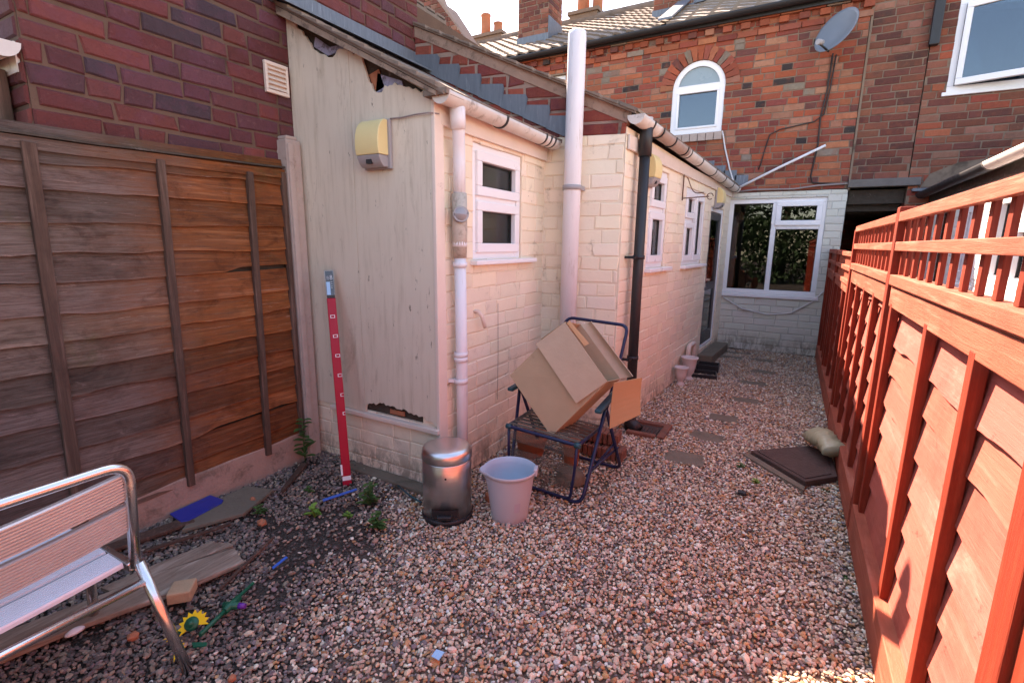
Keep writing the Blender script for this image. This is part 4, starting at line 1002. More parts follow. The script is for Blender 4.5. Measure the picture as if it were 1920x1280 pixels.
m = MB(); half_gutter(m, (RX - .11, 5.6, 2.245), (RX - .11, 8.17, 2.225), r=.062); tag(m.build('gutter', 'black_plastic', re_), 'black length of gutter')
m = MB(); half_gutter(m, (RX - .11, 2.8, 2.265), (RX - .11, 5.6, 2.245), r=.062); tag(m.build('gutter', 'gutter', re_), 'grey white length of gutter')
m = MB(); m.box(RX - .22, RX - .02, FY - .09, FY - .012, 2.25, 2.285); m.build('lead_flashing', 'lead', re_); m = MB(); m.prism([(RX - .14, FY - .005, 2.30), (RX + .9, FY - .005, 2.34), (RX + .9, FY - .005, 2.66), (RX + .2, FY - .005, 2.58), (RX - .06, FY - .005, 2.46)], (0, -.012, 0)); tag(m.build('render_patch', 'mortar_house', re_), 'rough grey mortar patch on the brick above the low roof')
# ---------------------------------------------------------------- old lap fence on the left
of = thing('lap_fence', 'weathered brown lap fence with grey battens and concrete gravel board on the left', 'fence', (-2.9, 1.0, 0))
FX = -2.895
bd = MB(); r = random.Random(3); z = .20; row = 0
YE = 2.145
hs = [.118, .132, .125, .14, .118, .13, .135, .122, .14, .128, .135, .14, .12, .13, .15]
def mk_sag(row):
    return lambda y: -.012 * math.sin((y - .5) * 1.9) * (1 if row < 9 else .5) + .018 * (row / 14.0) * (y - 1.2)
while z < 1.90:
    h = hs[row % len(hs)]
    gap = None
    if row == 2: gap = lambda y: .030 * max(0, min(1, (y - 1.42) / .15)) * max(.4, min(1, (2.3 - y) / .3))
    if row == 9: gap = lambda y: .026 * max(0, min(1, (y - 1.7) / .1))
    if row == 5: gap = lambda y: .008 * max(0, min(1, (y - 1.9) / .1))
    tn = .70 + .55 * r.random()
    wavy_board(bd, -1.2, YE, z, h, FX, 1, r, lap=.004 if row in (1, 4, 8) else .022, wave=.010, n=90, tilt=.025, tk=.011, tint=(tn, tn * (.96 + .06 * r.random()), tn * (.92 + .1 * r.random())), sag=mk_sag(row), gap=gap, edge=1.35)
    z += h; row += 1
bd.build('lap_boards', 'old_fence', of)
bk = MB(); bk.box(FX - .04, FX - .03, -1.2, YE, .2, 1.93); bk.build('gap_shade_sheet', 'dark_wood', of)  # dark sheet added behind the boards so the gaps read as shade
for y in (-.55, .02, .895, 1.40, 1.885):
    m = MB(); wv = (rnd.random() - .5) * .02
    wdt = .038 if y != .895 else .05
    m.bar((FX + .030, y - .02, .17 if y > 1 else .14), (FX + .030, y + .02 + wv, 1.945), wdt, .030, up=(1, 0, 0), col=(1, 1, 1)); m.build('batten', 'old_batten', of, bevel=.004)
m = MB(); m.bar((FX + .024, YE - .015, .22), (FX + .024, YE - .012, 1.97), .03, .03, up=(1, 0, 0)); m.build('batten', 'old_batten', of, bevel=.004)
m = MB()
for i in range(22):
    y0 = -1.2 + (YE + 1.2) * i / 22; y1 = -1.2 + (YE + 1.2) * (i + 1) / 22
    zz = lambda y: 1.945 + .018 * (y - 1) + .008 * mnoise.noise((y * 2, 3, 3))
    m.prism([(FX + .032, y0, zz(y0) - .03), (FX + .032, y1, zz(y1) - .03), (FX + .032, y1, zz(y1) + .02), (FX + .032, y0, zz(y0) + .02)], (-.035, 0, 0), 0)
m.build('top_rail', 'old_fence', of)
m = MB()
for i in range(24):
    y0 = -1.2 + (YE + 1.2) * i / 24; y1 = -1.2 + (YE + 1.2) * (i + 1) / 24
    zz = lambda y: 1.972 + .018 * (y - 1) + .012 * mnoise.noise((y * 3, 7, 3))
    m.prism([(FX + .042, y0, zz(y0)), (FX + .042, y1, zz(y1)), (FX + .042, y1, zz(y1) + .010), (FX + .042, y0, zz(y0) + .010)], (-.085, 0, 0), 0)
m.build('capping', 'dark_wood', of)
m = MB(); NB = 40; V = []; F = []
for i in range(NB + 1):
    y = -1.2 + (YE + 1.19) * i / NB; zt = .215 + .012 * mnoise.noise((y * 5, 1, 1)) + .015 * y / 2
    o_ = .006 * mnoise.noise((y * 3, 2, 5))
    for x, z in ((FX + .028 + o_, -.05), (FX + .034 + o_, .02), (FX + .028 + o_, .10), (FX + .026 + o_, zt - .01), (FX + .018 + o_, zt), (FX - .02, zt), (FX - .02, -.05)): V.append((x, y, z))
for i in range(NB):
    for j in range(6): F.append((7 * i + j, 7 * i + j + 1, 7 * i + j + 8, 7 * i + j + 7))
m.add(V, F, 0, (1, 1, 1), False); tag(m.build('gravel_board', 'gravel_board', of), 'pinkish concrete gravel board')
m = MB()
for z0, z1, c in ((-.1, 2.175, .0), (2.175, 2.20, .012)):
    a, b, c0, d = -2.955 + c, -2.845 - c, 2.155 + c, 2.262 - c
    m.prism([(a, c0, z0), (b, c0, z0), (b, d, z0), (a, d, z0)], (0, 0, z1 - z0))
m.box(-2.845, -2.83, 2.158, 2.20, -.1, 2.15)
tag(m.build('concrete_post', 'concrete', of, bevel=.008), 'tall concrete post against the boarded wall')

# ---------------------------------------------------------------- red stained fence on the right
def red_fence():
    rf_ = thing('trellis_fence', 'red stained lap fence with square trellis top along the right side', 'fence', (.45, 3, 0))
    X = .487; r = random.Random(9)
    # bays: y start, y end, trellis?, top
    bays = [(-3.05, -.93, True), (-.87, 1.16, True), (1.22, 3.06, True), (3.14, 5.02, True), (5.10, 6.72, False), (6.79, 8.16, False)]
    for (y0, y1, tr) in bays:
        b = MB(); top = 1.275 if tr else 1.16; z = .19; dark = 1.0
        while z < top - .05:
            h = .135 + .025 * r.random(); t = .85 + .3 * r.random()
            wavy_board(b, y0 + .012, y1 - .012, z, min(h, top - z), X, -1, r, lap=.016, wave=.013, n=36, tilt=.021, tk=.011, tint=(t, t * (.94 + .1 * r.random()), t * (.92 + .12 * r.random())))
            z += h
        pn_ = b.build('lap_panel', 'red_board', rf_)
        nb_ = 4 if tr else 3
        ys_ = [y0 + .032] + [y0 + (y1 - y0) * k / nb_ + (r.random() - .5) * .03 for k in range(1, nb_)] + [y1 - .032]
        if y0 == 1.22: ys_ = [1.262, 1.71, 2.25, 2.99]
        for k, y in enumerate(ys_):
            m = MB(); dx = .026
            m.bar((X - dx - .003, y, .10 + .03 * r.random()), (X - dx - .006, y + (r.random() - .5) * .01, top + .01), .050, .034, up=(1, 0, 0)); m.build('batten', 'red_batten', pn_, bevel=.003)
        m = MB(); m.box(X - .048, X - .010, y0, y1, top - .01, top + .085); m.build('top_rail', 'red_rail', rf_, bevel=.004)
        m = MB(); m.box(X - .066, X + .02, y0, y1, .0, .185); m.build('gravel_board', 'red_rail', rf_, bevel=.004)
        if tr:
            m = MB(); m.box(X - .062, X + .01, y0 + .005, y1 - .005, 1.372, 1.420); m.box(X - .050, X + .012, y0 + .005, y1 - .005, 1.362, 1.371)
            m.box(X - .060, X - .036, y0 + .005, y1 - .005, 1.535, 1.577); m.box(X - .062, X - .036, y0 + .003, y1 - .003, 1.673, 1.717)
            tl_ = m.build('trellis', 'red_rail', rf_, bevel=.003)
            nsl = 12
            for k in range(nsl + 1):
                y = y0 + .02 + (y1 - y0 - .04) * k / nsl + (r.random() - .5) * .006
                m = MB(); m.bar((X - .0245, y, 1.421), (X - .0245, y + (r.random() - .5) * .006, 1.712), .034, .016, up=(1, 0, 0)); m.build('slat', 'red_batten', tl_, bevel=.002)
        else:
            m = MB()
            for zc in (1.225, 1.345, 1.47): m.box(X - .060, X - .030, y0, y1, zc, zc + .04)
            for k in range(15):
                y = y0 + .01 + (y1 - y0 - .04) * k / 14; m.box(X - .03, X - .015, y, y + .075, 1.19, 1.49)
            m.build('slatted_top', 'red_rail', rf_, bevel=.003)
    for (y, zt, lean) in ((-3.09, 1.75, 0), (-.9, 1.75, 0), (1.19, 1.75, .0), (3.10, 1.745, 0), (5.06, 1.69, 0), (6.755, 1.52, 0), (8.12, 1.52, 0)):
        m = MB(); m.bar((X - .020, y, -.1), (X - .020 + lean, y, zt), .072, .085, up=(1, 0, 0)); m.build('post', 'red_batten', rf_, bevel=.005)
    return rf_
red_fence()
# ---------------------------------------------------------------- pipes, lamps and cables on the walls
dp = thing('drain_pipe', 'white downpipe with cut-off side branch beside the small lean-to window', 'pipe', (-1.70, 2.53, 0))
X, Y = -1.735, 2.452
m = MB(); m.tube(bent([(-1.705, 2.40, 2.28), (-1.708, 2.41, 2.18), (X, Y, 2.06), (X, Y, 1.80)], .06), .036, 16); m.build('pipe', 'pipe', dp)
m = MB(); m.tube([(-1.705, 2.395, 2.30), (-1.705, 2.402, 2.22), (-1.707, 2.41, 2.17)], [.045, .043, .040], 16); m.build('outlet', 'pipe', dp)
m = MB(); m.tube([(X, Y, 1.83), (X, Y, 1.62), (X, Y, 1.46)], [.044, .046, .040], 16); tag(m.build('pipe_joint', 'pipe_dirty', dp), 'stained joint below the branch')
m = MB()
V = []; b0 = Vector((X, Y, 1.70)); d_ = Vector((.55, -.62, .10)).normalized()
m.tube([b0, b0 + d_ * .085], .045, 18, caps=False); m.tube([b0 + d_ * .084, b0 + d_ * .085, b0 + d_ * .03], [.045, .037, .037], 18, caps=False)
m.build('branch', 'grey_plastic', dp)
m = MB(); m.tube([b0 + d_ * .02, b0 + d_ * .06], .0385, 18); m.build('branch_shade_disc', 'black_plastic', dp)  # black disc standing for the shade inside the cut branch
m = MB(); m.tube([(X, Y, 1.50), (X + .004, Y + .004, .8), (X + .004, Y + .006, -.02)], .036, 16); m.build('pipe', 'pipe', dp)
for z in (1.42, 1.54, .84, .87):
    m = MB(); ring(m, (X, Y, z), (0, 0, 1), .037, .03, .006); m.build('collar', 'pipe', dp)
m = MB(); ring(m, (X, Y, .70), (0, 0, 1), .037, .03, .006); m.bar((X - .03, Y - .01, .70), (SX, Y - .05, .705), .03, .02); m.build('bracket', 'pipe', dp)

sp = thing('soil_pipe', 'tall thick white soil pipe rising past the red brick gable', 'pipe', (-1.52, 3.66, 0))
m = MB(); m.lathe([(.055, 0.0), (.066, 0.0), (.066, 3.03), (.060, 3.055), (.050, 3.06)], (-1.535, 3.66, 0), 28, cap0=False, cap1=False); m.lathe([(.05, 3.06), (.05, 2.7)], (-1.535, 3.66, 0), 28, cap0=False, cap1=True); m.build('pipe', 'pipe', sp)
m = MB(); ring(m, (-1.535, 3.66, 1.97), (0, 0, 1), .067, .035, .007, 28); m.box(-1.60, -1.47, 3.70, 3.78, 1.955, 1.985); tag(m.build('bracket', 'grey_plastic', sp), 'grey clamp round the pipe')

bp = thing('drain_pipe', 'black downpipe at the corner of the painted extension', 'pipe', (-1.08, 4.1, 0))
P0 = A2 + U2 * .205 + N2 * .080
m = MB(); m.tube(bent([tuple(P0 + Vector((0, 0, 2.36))), tuple(P0 + Vector((.0, .0, 1.2))), tuple(P0 + Vector((0.005, 0.0, -.02)))], .05), .041, 18); m.build('pipe', 'black_plastic', bp)
m = MB(); m.lathe([(.05, 2.22), (.05, 2.42), (.044, 2.43), (.044, 2.36)], tuple(P0), 18, cap0=True); m.build('socket', 'black_plastic', bp)
m = MB(); m.tube([tuple(P0 + Vector((0, 0, 2.43))), tuple(P0 + Vector((0, 0, 2.50)))], .046, 16); m.build('outlet', 'gutter', bp)
for z in (1.45, .62):
    m = MB(); ring(m, P0 + Vector((0, 0, z)), (0, 0, 1), .042, .03, .006); q = P0 + Vector((0, 0, z)); m.bar(q - U2 * .03, q - U2 * .12, .02, .02); m.bar(q - U2 * .1, q - U2 * .1 - N2 * .09, .02, .02); m.build('bracket', 'black_plastic', bp)
m = MB(); m.tube(bent([tuple(P0 + Vector((.0, 0, .30))), tuple(P0 + Vector((0, 0, .06))), tuple(P0 + Vector((.10, -.02, .0)))], .06), .052, 16); m.build('shoe', 'black_plastic', bp)

def bulkhead(label, O, U, N, s=1.0):
    """wall light: grey back plate, yellowed half-drum cover, grey lower part"""
    O = Vector(O); U = Vector(U); N = Vector(N); t = thing('wall_light', label, 'wall light', O, 'yellowed outdoor wall lights')
    m = MB(); uv_box(m, O, U, N, -.11 * s, .115 * s, -.165 * s, .13 * s, 0, .022); m.build('back_plate', 'grey_plastic', t, bevel=.005)
    def prof(z0, z1, mat, nm, w, k0):
        q = MB(); n = 14; P = []
        for i in range(n + 1):
            a = i / n; z = z0 + (z1 - z0) * a
            zz = (z + .165 * s) / (.295 * s); dep = .095 * s * math.sqrt(max(0.0, 1 - (2 * zz - 1.0) ** 2)) ** .8 + .016
            P.append((z, dep))
        poly = [O + U * (-w) + Vector((0, 0, z)) + N * d for z, d in P] + [O + U * (-w) + Vector((0, 0, P[-1][0])) + N * .02, O + U * (-w) + Vector((0, 0, P[0][0])) + N * .02]
        q.prism(poly, U * (2 * w)); q.build(nm, mat, t, bevel=.004)
    prof(-.085 * s, .125 * s, 'yellow_lamp', 'cover', .098 * s, 0)
    prof(-.155 * s, -.087 * s, 'grey_plastic', 'sensor_housing', .094 * s, 0)
    m = MB(); c = O + Vector((0, 0, -.125 * s)) + N * .075 * s; m.box(c.x - .02, c.x + .02, c.y - .02, c.y + .01, c.z - .012, c.z + .012); m.build('sensor', 'black_plastic', t)
    return t
bulkhead('yellowed wall light high on the cream boarded wall', (-2.185, SY - .019, 2.115), (1, 0, 0), (0, -1, 0), .92)
bulkhead('yellowed wall light half hidden behind the black downpipe', A2 + U2 * .50 + N2 * .008 + Vector((0, 0, 2.17)), U2, N2, .9)
bulkhead('yellowed wall light at the far end by the side door', A2 + U2 * 3.35 + N2 * .008 + Vector((0, 0, 2.17)), U2, N2, .9)

def cable(label, pts, r, mat, name='cable', cat='cable', grp=None):
    m = MB(); m.tube([tuple(p) for p in pts], r, 6); return tag(m.build(name, mat), label, cat, grp)
cable('thin grey cable from the wall light to the lean-to corner', [(-2.08, 2.27, 2.235), (-2.0, 2.27, 2.232), (-1.9, 2.27, 2.238), (-1.80, 2.262, 2.235), (-1.755, 2.30, 2.232)], .004, 'cable_grey')
cable('white cable hanging from the arched window down to the gutter end', [(-1.10, FY - .02, 3.19), (-1.08, FY - .02, 3.12), (-1.04, FY - .02, 2.95), (-.95, FY - .02, 2.65), (-.875, FY - .03, 2.45), (-.865, FY - .03, 2.25)], .012, 'cable_white')
cable('dark cables dropping from the satellite dish down the brickwork', [(.17, FY - .03, 4.02), (.16, FY - .02, 3.6), (.12, FY - .02, 3.25), (.13, FY - .02, 2.9), (.09, FY - .02, 2.5), (.12, FY - .02, 2.41), (.5, FY - .02, 2.37)], .010, 'cable_dark')
cable('dark cable looping sideways across the upper brick wall', [(.21, FY - .03, 4.0), (.19, FY - .02, 3.6), (.155, FY - .02, 3.28), (.05, FY - .02, 3.20), (-.35, FY - .02, 3.14), (-.47, FY - .02, 3.08), (-.52, FY - .02, 2.85), (-.54, FY - .02, 2.72), (-.57, FY - .02, 2.62)], .008, 'cable_dark')
cable('grey cable sagging along the top of the painted house wall', [(-.84, FY - .03, 2.32), (-.6, FY - .03, 2.345), (-.1, FY - .03, 2.335), (.2, FY - .03, 2.37), (.53, FY - .03, 2.38)], .012, 'cable_grey')
cable('white cable sagging below the kitchen window', [(-.88, FY - .02, .78), (-.6, FY - .02, .62), (-.25, FY - .02, .555), (.05, FY - .02, .60), (.3, FY - .02, .78), (.47, FY - .02, 1.0)], .009, 'cable_white')
cable('brown string hanging on the painted brick beside the cut pipe stub', [(-1.79, 2.99, 1.13), (-1.79, 2.995, .8), (-1.79, 2.99, .42)], .0016, 'cable_grey', 'string', 'string')
m = MB(); m.tube([(-.87, FY - .04, 2.345), (-.3, FY - .07, 2.63), (.22, FY - .10, 2.875)], .017, 10); tag(m.build('pole', 'pipe'), 'white pole slanting up across the brick wall from the gutter end', 'pole')
m = MB(); m.tube([(-1.83, 2.70, 1.105), (-1.77, 2.705, 1.105), (-1.75, 2.715, 1.08), (-1.735, 2.73, 1.0)], .013, 12); m.tube([(-1.735, 2.73, 1.001), (-1.7345, 2.7305, .998)], .010, 12, mi=1)
tag(m.build('overflow_pipe', ['paint_trim', 'black_plastic']), 'short cut-off cream pipe stub bending out of the painted wall', 'pipe')
# curved overflow pipe near the vases
q = A2 + U2 * 2.42
m = MB(); m.tube(bent([tuple(q + N2 * .05 + Vector((0, 0, .0)) - U2 * .12), tuple(q + N2 * .05 + Vector((0, 0, .36)) - U2 * .12), tuple(q + N2 * .05 + U2 * .16 + Vector((0, 0, .36))), tuple(q + N2 * .05 + U2 * .16 + Vector((0, 0, .02)))], .06), .028, 12)
tag(m.build('waste_pipe', 'paint_trim'), 'cream waste pipe looping out of the wall behind the white vases', 'pipe')

# satellite dish
sd = thing('satellite_dish', 'grey oval satellite dish under the eaves of the brick house', 'satellite dish', (.20, FY - .02, 4.2))
c = Vector((.20, FY - .33, 4.15)); n_ = Vector((-.50, -.68, .42)).normalized(); ux = n_.cross(Vector((0, 0, 1))).normalized(); uz = ux.cross(n_) * -1
if uz.z < 0: uz = -uz
m = MB(); V = []; F = []; nr, ns = 8, 36
for j in range(nr + 1):
    for k in range(ns):
        a = 2 * math.pi * k / ns; rr = j / nr; V.append(c + ux * (math.cos(a) * rr * .25) + uz * (math.sin(a) * rr * .29) + n_ * (.07 * rr * rr))
for j in range(nr):
    for k in range(ns): F.append((j * ns + k, j * ns + (k + 1) % ns, (j + 1) * ns + (k + 1) % ns, (j + 1) * ns + k))
m.add(V, F, 0, (1, 1, 1), True); m.build('reflector', 'dish', sd, solid=.006)
m = MB(); f0 = c - uz * .27 + n_ * .03; f1 = c - uz * .30 + n_ * .24; m.tube([f0, f1], .012, 8); m.build('arm', 'black_plastic', sd)
m = MB(); m.tube([f1 + uz * .0 + n_ * .02, f1 + uz * .04 - n_ * .05], .032, 12); m.build('receiver', 'grey_plastic', sd)
m = MB(); m.tube([c - n_ * .005, c - n_ * .08, (c.x + .02, FY - .06, 4.22)], .022, 8); m.lathe([(.075, 0), (.075, .02)], (c.x + .02, FY - .04, 4.22), 16, cap1=True, M=Matrix.Rotation(math.pi / 2, 3, 'X')); m.build('mount', 'black_plastic', sd)

# wrought iron hanging bracket
hb = A2 + N2 * .02 + Vector((0, 0, 2.0))
m = MB()
m.tube([hb + U2 * 1.62 + N2 * .0, hb + U2 * 1.62 + Vector((0, 0, .26))], .007, 6)
m.tube([hb + U2 * 1.62 + Vector((0, 0, .02)), hb + U2 * 1.62 + Vector((0, 0, .03)) + N2 * .26], .006, 6)
sc_ = [hb + U2 * 1.62 + N2 * (.03 + .02 * t + .16 * t * t) + Vector((0, 0, .22 - .17 * t + .03 * math.sin(t * 7))) for t in [i / 14 for i in range(15)]]
m.tube(sc_, .005, 6)
m.tube([hb + U2 * 1.62 + N2 * (.27 + .03 * math.cos(a)) + Vector((0, 0, .03 + .03 * math.sin(a))) for a in [i * .6 for i in range(10)]], .005, 6)
tag(m.build('hanging_bracket', 'rust_wire'), 'rusty scrolled iron basket bracket between the two extension windows', 'bracket')

# ---------------------------------------------------------------- things on the ground
# paving slabs
lab = ['nearest brown stepping slab beside the folding chair', 'second stepping slab from the folding chair', 'third stepping slab from the folding chair', 'stepping slab midway along the gravel passage, greenish brown',
       'stepping slab just beyond the white vases', 'stepping slab near the far end, offset to the right', 'farthest stepping slab under the kitchen window', 'slab in front of the doorstep', 'slab tight against the far painted wall']
for i, (sx, sy, w_, d_, a) in enumerate(SLABS):
    m = MB(); ca, sa = math.cos(R(a)), math.sin(R(a)); rr = random.Random(i)
    P = []
    for (u, v_) in ((-.5, -.5), (-.1, -.52), (.5, -.5), (.52, .1), (.5, .5), (0, .51), (-.5, .5), (-.51, 0)):
        u = u * w_ + (rr.random() - .5) * .012; v_ = v_ * d_ + (rr.random() - .5) * .012
        P.append((sx + u * ca - v_ * sa, sy + u * sa + v_ * ca, gz(sx, sy) - .03))
    m.prism(P, (0, 0, .045)); tag(m.build('stepping_slab', 'slab', bevel=.008), lab[i], 'paving slab', 'stepping slabs in the gravel')

# pedal bin
pb = thing('pedal_bin', 'brushed steel pedal bin with domed lid in front of the cream lean-to', 'bin', (-1.60, 2.115, 0))
C = (-1.60, 2.115, 0); va = math.atan2(-2.115 + .0, 1.60) - .12
m = MB(); m.lathe([(.143, .0), (.147, .004), (.147, .022), (.140, .03)], C, 40, cap1=True); m.build('base_ring', 'black_plastic', pb)
m = MB(); m.lathe([(.139, .028), (.139, .352), (.136, .356)], C, 48, cap1=True); m.build('body', 'brushed', pb)
m = MB(); m.lathe([(.1405, .359), (.1425, .364), (.1425, .392), (.139, .409), (.130, .421), (.112, .429), (.06, .433), (.0005, .434)], C, 48, cap0=True); m.build('lid', 'brushed', pb)
m = MB(); d_ = Vector((math.cos(va), math.sin(va), 0)); t_ = Vector((-d_.y, d_.x, 0)); cc = Vector(C)
V = []; F = []
for k in range(9):
    a = va + (k / 8 - .5) * 1.12
    for z in (.042, .098): V.append((C[0] + .1405 * math.cos(a), C[1] + .1405 * math.sin(a), z))
for k in range(8): F.append((2 * k, 2 * k + 2, 2 * k + 3, 2 * k + 1))
m.add(V, F, 0, (1, 1, 1), True); m.build('pedal_slot', 'black_plastic', pb)
m = MB(); pc = cc + d_ * .142 + Vector((0, 0, .062))
m.prism([pc - t_ * .045 + Vector((0, 0, -.006)), pc + t_ * .045 + Vector((0, 0, -.006)), pc + t_ * .038 + d_ * .022 + Vector((0, 0, -.008)), pc - t_ * .038 + d_ * .022 + Vector((0, 0, -.008))], (0, 0, .016)); m.build('pedal', 'black_plastic', pb, bevel=.004)
m = MB(); q = cc + d_ * .139 + t_ * .008 + Vector((0, 0, .285)); m.tube([q, q + d_ * .002], .006, 10); m.build('rivet', 'black_plastic', pb)

# bucket
bu = thing('bucket', 'pale lilac plastic bucket with pouring lip beside the steel bin', 'bucket', (-1.27, 2.265, 0))
C = (-1.27, 2.265, 0)
def lip(a, j):
    k = 0
    for a0, w_, s_ in ((R(217), .26, .16), (R(37), .26, .02)):
        dd = (a - a0 + math.pi) % (2 * math.pi) - math.pi; k += s_ * math.exp(-(dd / w_) ** 2)
    return 1 + k * max(0, (j - 4) / 4.0) if j < 9 else 1 + k * 1.0
prof = [(.100, 0.0), (.104, .004), (.108, .05), (.109, .054), (.128, .20), (.133, .245), (.137, .27), (.1385, .285), (.150, .292), (.152, .303), (.148, .308)]
m = MB(); m.lathe(prof, C, 56, rad=lip, cap0=True); m.build('body', 'bucket', bu)
m = MB(); m.lathe([(.148, .308), (.140, .302), (.134, .27), (.128, .24), (.099, .012), (.001, .010)], C, 56, cap0=False, rad=lambda a, j: lip(a, 9 if j < 2 else 4 + (3 - j if j < 4 else 0) * 1.0)); m.build('inside', 'bucket_in', bu)
m = MB(); a = R(20); p = Vector(C) + Vector((math.cos(a) * .146, math.sin(a) * .146, .30)); t_ = Vector((-math.sin(a), math.cos(a), 0)); m.bar(p - t_ * .035, p + t_ * .035, .022, .04); m.build('handle_lug', 'bucket', bu, bevel=.006)
m = MB(); a0 = R(-40); q = [Vector((C[0] + rr * math.cos(a0 + da), C[1] + rr * math.sin(a0 + da), z)) for da, z, rr in ((-.14, .09, .1152), (.14, .09, .1152), (.14, .145, .1222), (-.14, .145, .1222))]
m.add(q, [(0, 1, 2, 3)]); tag(m.build('sticker', m_plain('faded_sticker', (.43, .39, .47), .5, var=.1), bu), 'small grey sticker patch')

# tubular blue folding garden chair
fc = thing('folding_chair', 'dark blue tubular folding garden chair with webbing and footrest holding the box', 'chair', (-1.2, 2.9, 0))
r0 = .0115
PL, PR = Vector((-1.545, 2.88, .575)), Vector((-.905, 2.80, .56))
m = MB(); m.tube(bent([tuple(PR), (-.955, 2.585, .012), (-1.48, 2.64, .012), tuple(PL)], .07), r0, 10); m.build('front_leg_frame', 'blue_frame', fc)
m = MB(); m.tube(bent([tuple(PR + Vector((.0, .012, 0))), (-.895, 3.18, .012), (-1.56, 3.25, .012), tuple(PL + Vector((0, .012, 0)))], .07), r0, 10); m.build('rear_leg_frame', 'blue_frame', fc)
m = MB(); m.tube(bent([(-.985, 2.98, .37), (-.955, 3.18, .72), (-.935, 3.30, 1.005), (-1.405, 3.34, 1.02), (-1.47, 3.2, .74), (-1.52, 3.03, .38)], .06), r0, 10); m.build('back_frame', 'blue_frame', fc)
m = MB(); m.tube(bent([(-.985, 3.0, .37), (-.975, 2.54, .402), (-1.455, 2.56, .422), (-1.515, 3.05, .38)], .03), r0, 10); m.build('seat_frame', 'blue_frame', fc)
m = MB(); m.tube(bent([(-.98, 2.545, .40), (-1.0, 2.56, .20), (-1.025, 2.57, .035), (-1.43, 2.60, .035), (-1.455, 2.575, .22), (-1.45, 2.565, .415)], .03), .009, 10); m.build('footrest_frame', 'blue_frame', fc)
m = MB()
for k in range(7):
    t = k / 6.5; y = 2.56 + .42 * t; z = .41 - .035 * t; m.prism([(-1.462 - .05 * t, y + .02, z + .018), (-.98, y, z), (-.98, y + .036, z - .003), (-1.462 - .05 * t, y + .056, z + .015)], (0, 0, .004))
m.build('seat_webbing', 'strap', fc)
m = MB()
for k, (za, zb) in enumerate(((.315, .385), (.20, .265), (.09, .155))):
    fa = lambda z: 2.545 + (.40 - z) * .07
    m.prism([(-1.452, fa(za) + .02, za + .012), (-.993 - (.4 - za) * .1, fa(za), za), (-.993 - (.4 - zb) * .1, fa(zb), zb), (-1.452, fa(zb) + .02, zb + .012)], (0, .003, 0))
g = G('see_through_webbing'); tr = g.n('ShaderNodeBsdfTransparent', Color=(1, 1, 1, 1)); df = g.n('ShaderNodeBsdfDiffuse', Color=(.16, .135, .11, 1))
wv = g.n('ShaderNodeTexChecker', Vector=g.co.outputs['Object'], Scale=260.0); mx = g.n('ShaderNodeMixShader', i0=g.math('ADD', g.math('MULTIPLY', wv.outputs['Fac'], .35), .5), i1=df.outputs[0], i2=tr.outputs[0]); g.t.links.new(mx.outputs[0], g.out.inputs['Surface'])
m.build('footrest_webbing', g.m, fc)
for p, s_ in ((PR, 1), (PL, -1)):
    m = MB(); m.bar((p.x, p.y - .14, p.z + .022), (p.x - s_ * .01, p.y + .24, p.z + .05), .045, .026); m.build('armrest', 'teal_plastic', fc, bevel=.01)
for p in ((-.98, 2.545, .40), (-1.45, 2.565, .42)):
    m = MB(); m.tube([(p[0] - .015, p[1] - .002, p[2]), (p[0] + .02, p[1] - .002, p[2])], .017, 10); m.build('pivot_cap', 'teal_plastic', fc)
m = MB(); m.tube([(-1.03, 2.85, .06), (-.90, 3.02, .26)], .009, 8); m.tube([(-.94, 2.66, .2), (-.9, 3.1, .2)], .008, 8); m.build('brace', 'blue_frame', fc)

# cardboard box lying corner-down in the chair
cb = thing('cardboard_box', 'open brown cardboard box tipped on its corner in the blue folding chair', 'box', (-1.18, 2.85, .4))
A_, T_, R_, B_ = Vector((-1.51, 2.68, .715)), Vector((-1.175, 2.76, 1.08)), Vector((-.87, 2.70, .765)), Vector((-1.185, 2.63, .385))
nrm = (T_ - A_).cross(B_ - A_).normalized(); nrm = nrm if nrm.y > 0 else -nrm
D = nrm * .29
A1, T1, R1, B1 = A_ + D, T_ + D, R_ + D, B_ + D
m = MB(); V = [A_, B_, R_, T_, A1, B1, R1, T1]
m.add(V, [(0, 1, 2, 3), (4, 7, 6, 5), (0, 4, 5, 1), (1, 5, 6, 2), (0, 3, 7, 4)]); m.build('body', 'card', cb, solid=.005)
def flap(pts, nm, mat, lbl=None, curl=0.0, n=8):
    q = MB(); a, b, c, d = [Vector(p) for p in pts]; V = []; up = (b - a).cross(d - a).normalized()
    for i in range(n + 1):
        t = i / n; l = a.lerp(d, t); r_ = b.lerp(c, t); off = up * (curl * math.sin(t * math.pi)); V += [l + off, r_ + off]
    q.add(V, [(2 * i, 2 * i + 1, 2 * i + 3, 2 * i + 2) for i in range(n)], 0, (1, 1, 1), False); o = q.build(nm, mat, cb, solid=.005)
    if lbl: tag(o, lbl)
dn = (A_ - T_).normalized()
dr = (R_ - T_).normalized()
flap([T_ - nrm * .004, R_ - nrm * .004, R_ + dn * .225 - dr * .02 - nrm * .030, T_ + dn * .225 - dr * .02 - nrm * .030], 'flap', 'card_flap', 'wide front flap folded down over the box face', .004)
flap([(-.835, 2.715, .758), (-.700, 2.82, .785), (-.692, 2.81, .562), (-.842, 2.70, .478)], 'flap', 'card_in', 'orange lit side flap hanging down', .012)
flap([T1, R1, R1 - dn * .075 + Vector((.03, 0, -.03)), T1 - dn * .075 + Vector((.02, 0, -.03))], 'flap', 'card_flap', 'curled rear flap sticking up', -.03)
flap([T_, T1, T1 + Vector((-.16, -.10, -.06)), T_ + Vector((-.17, .02, -.13))], 'flap', 'card_in', None, .0)
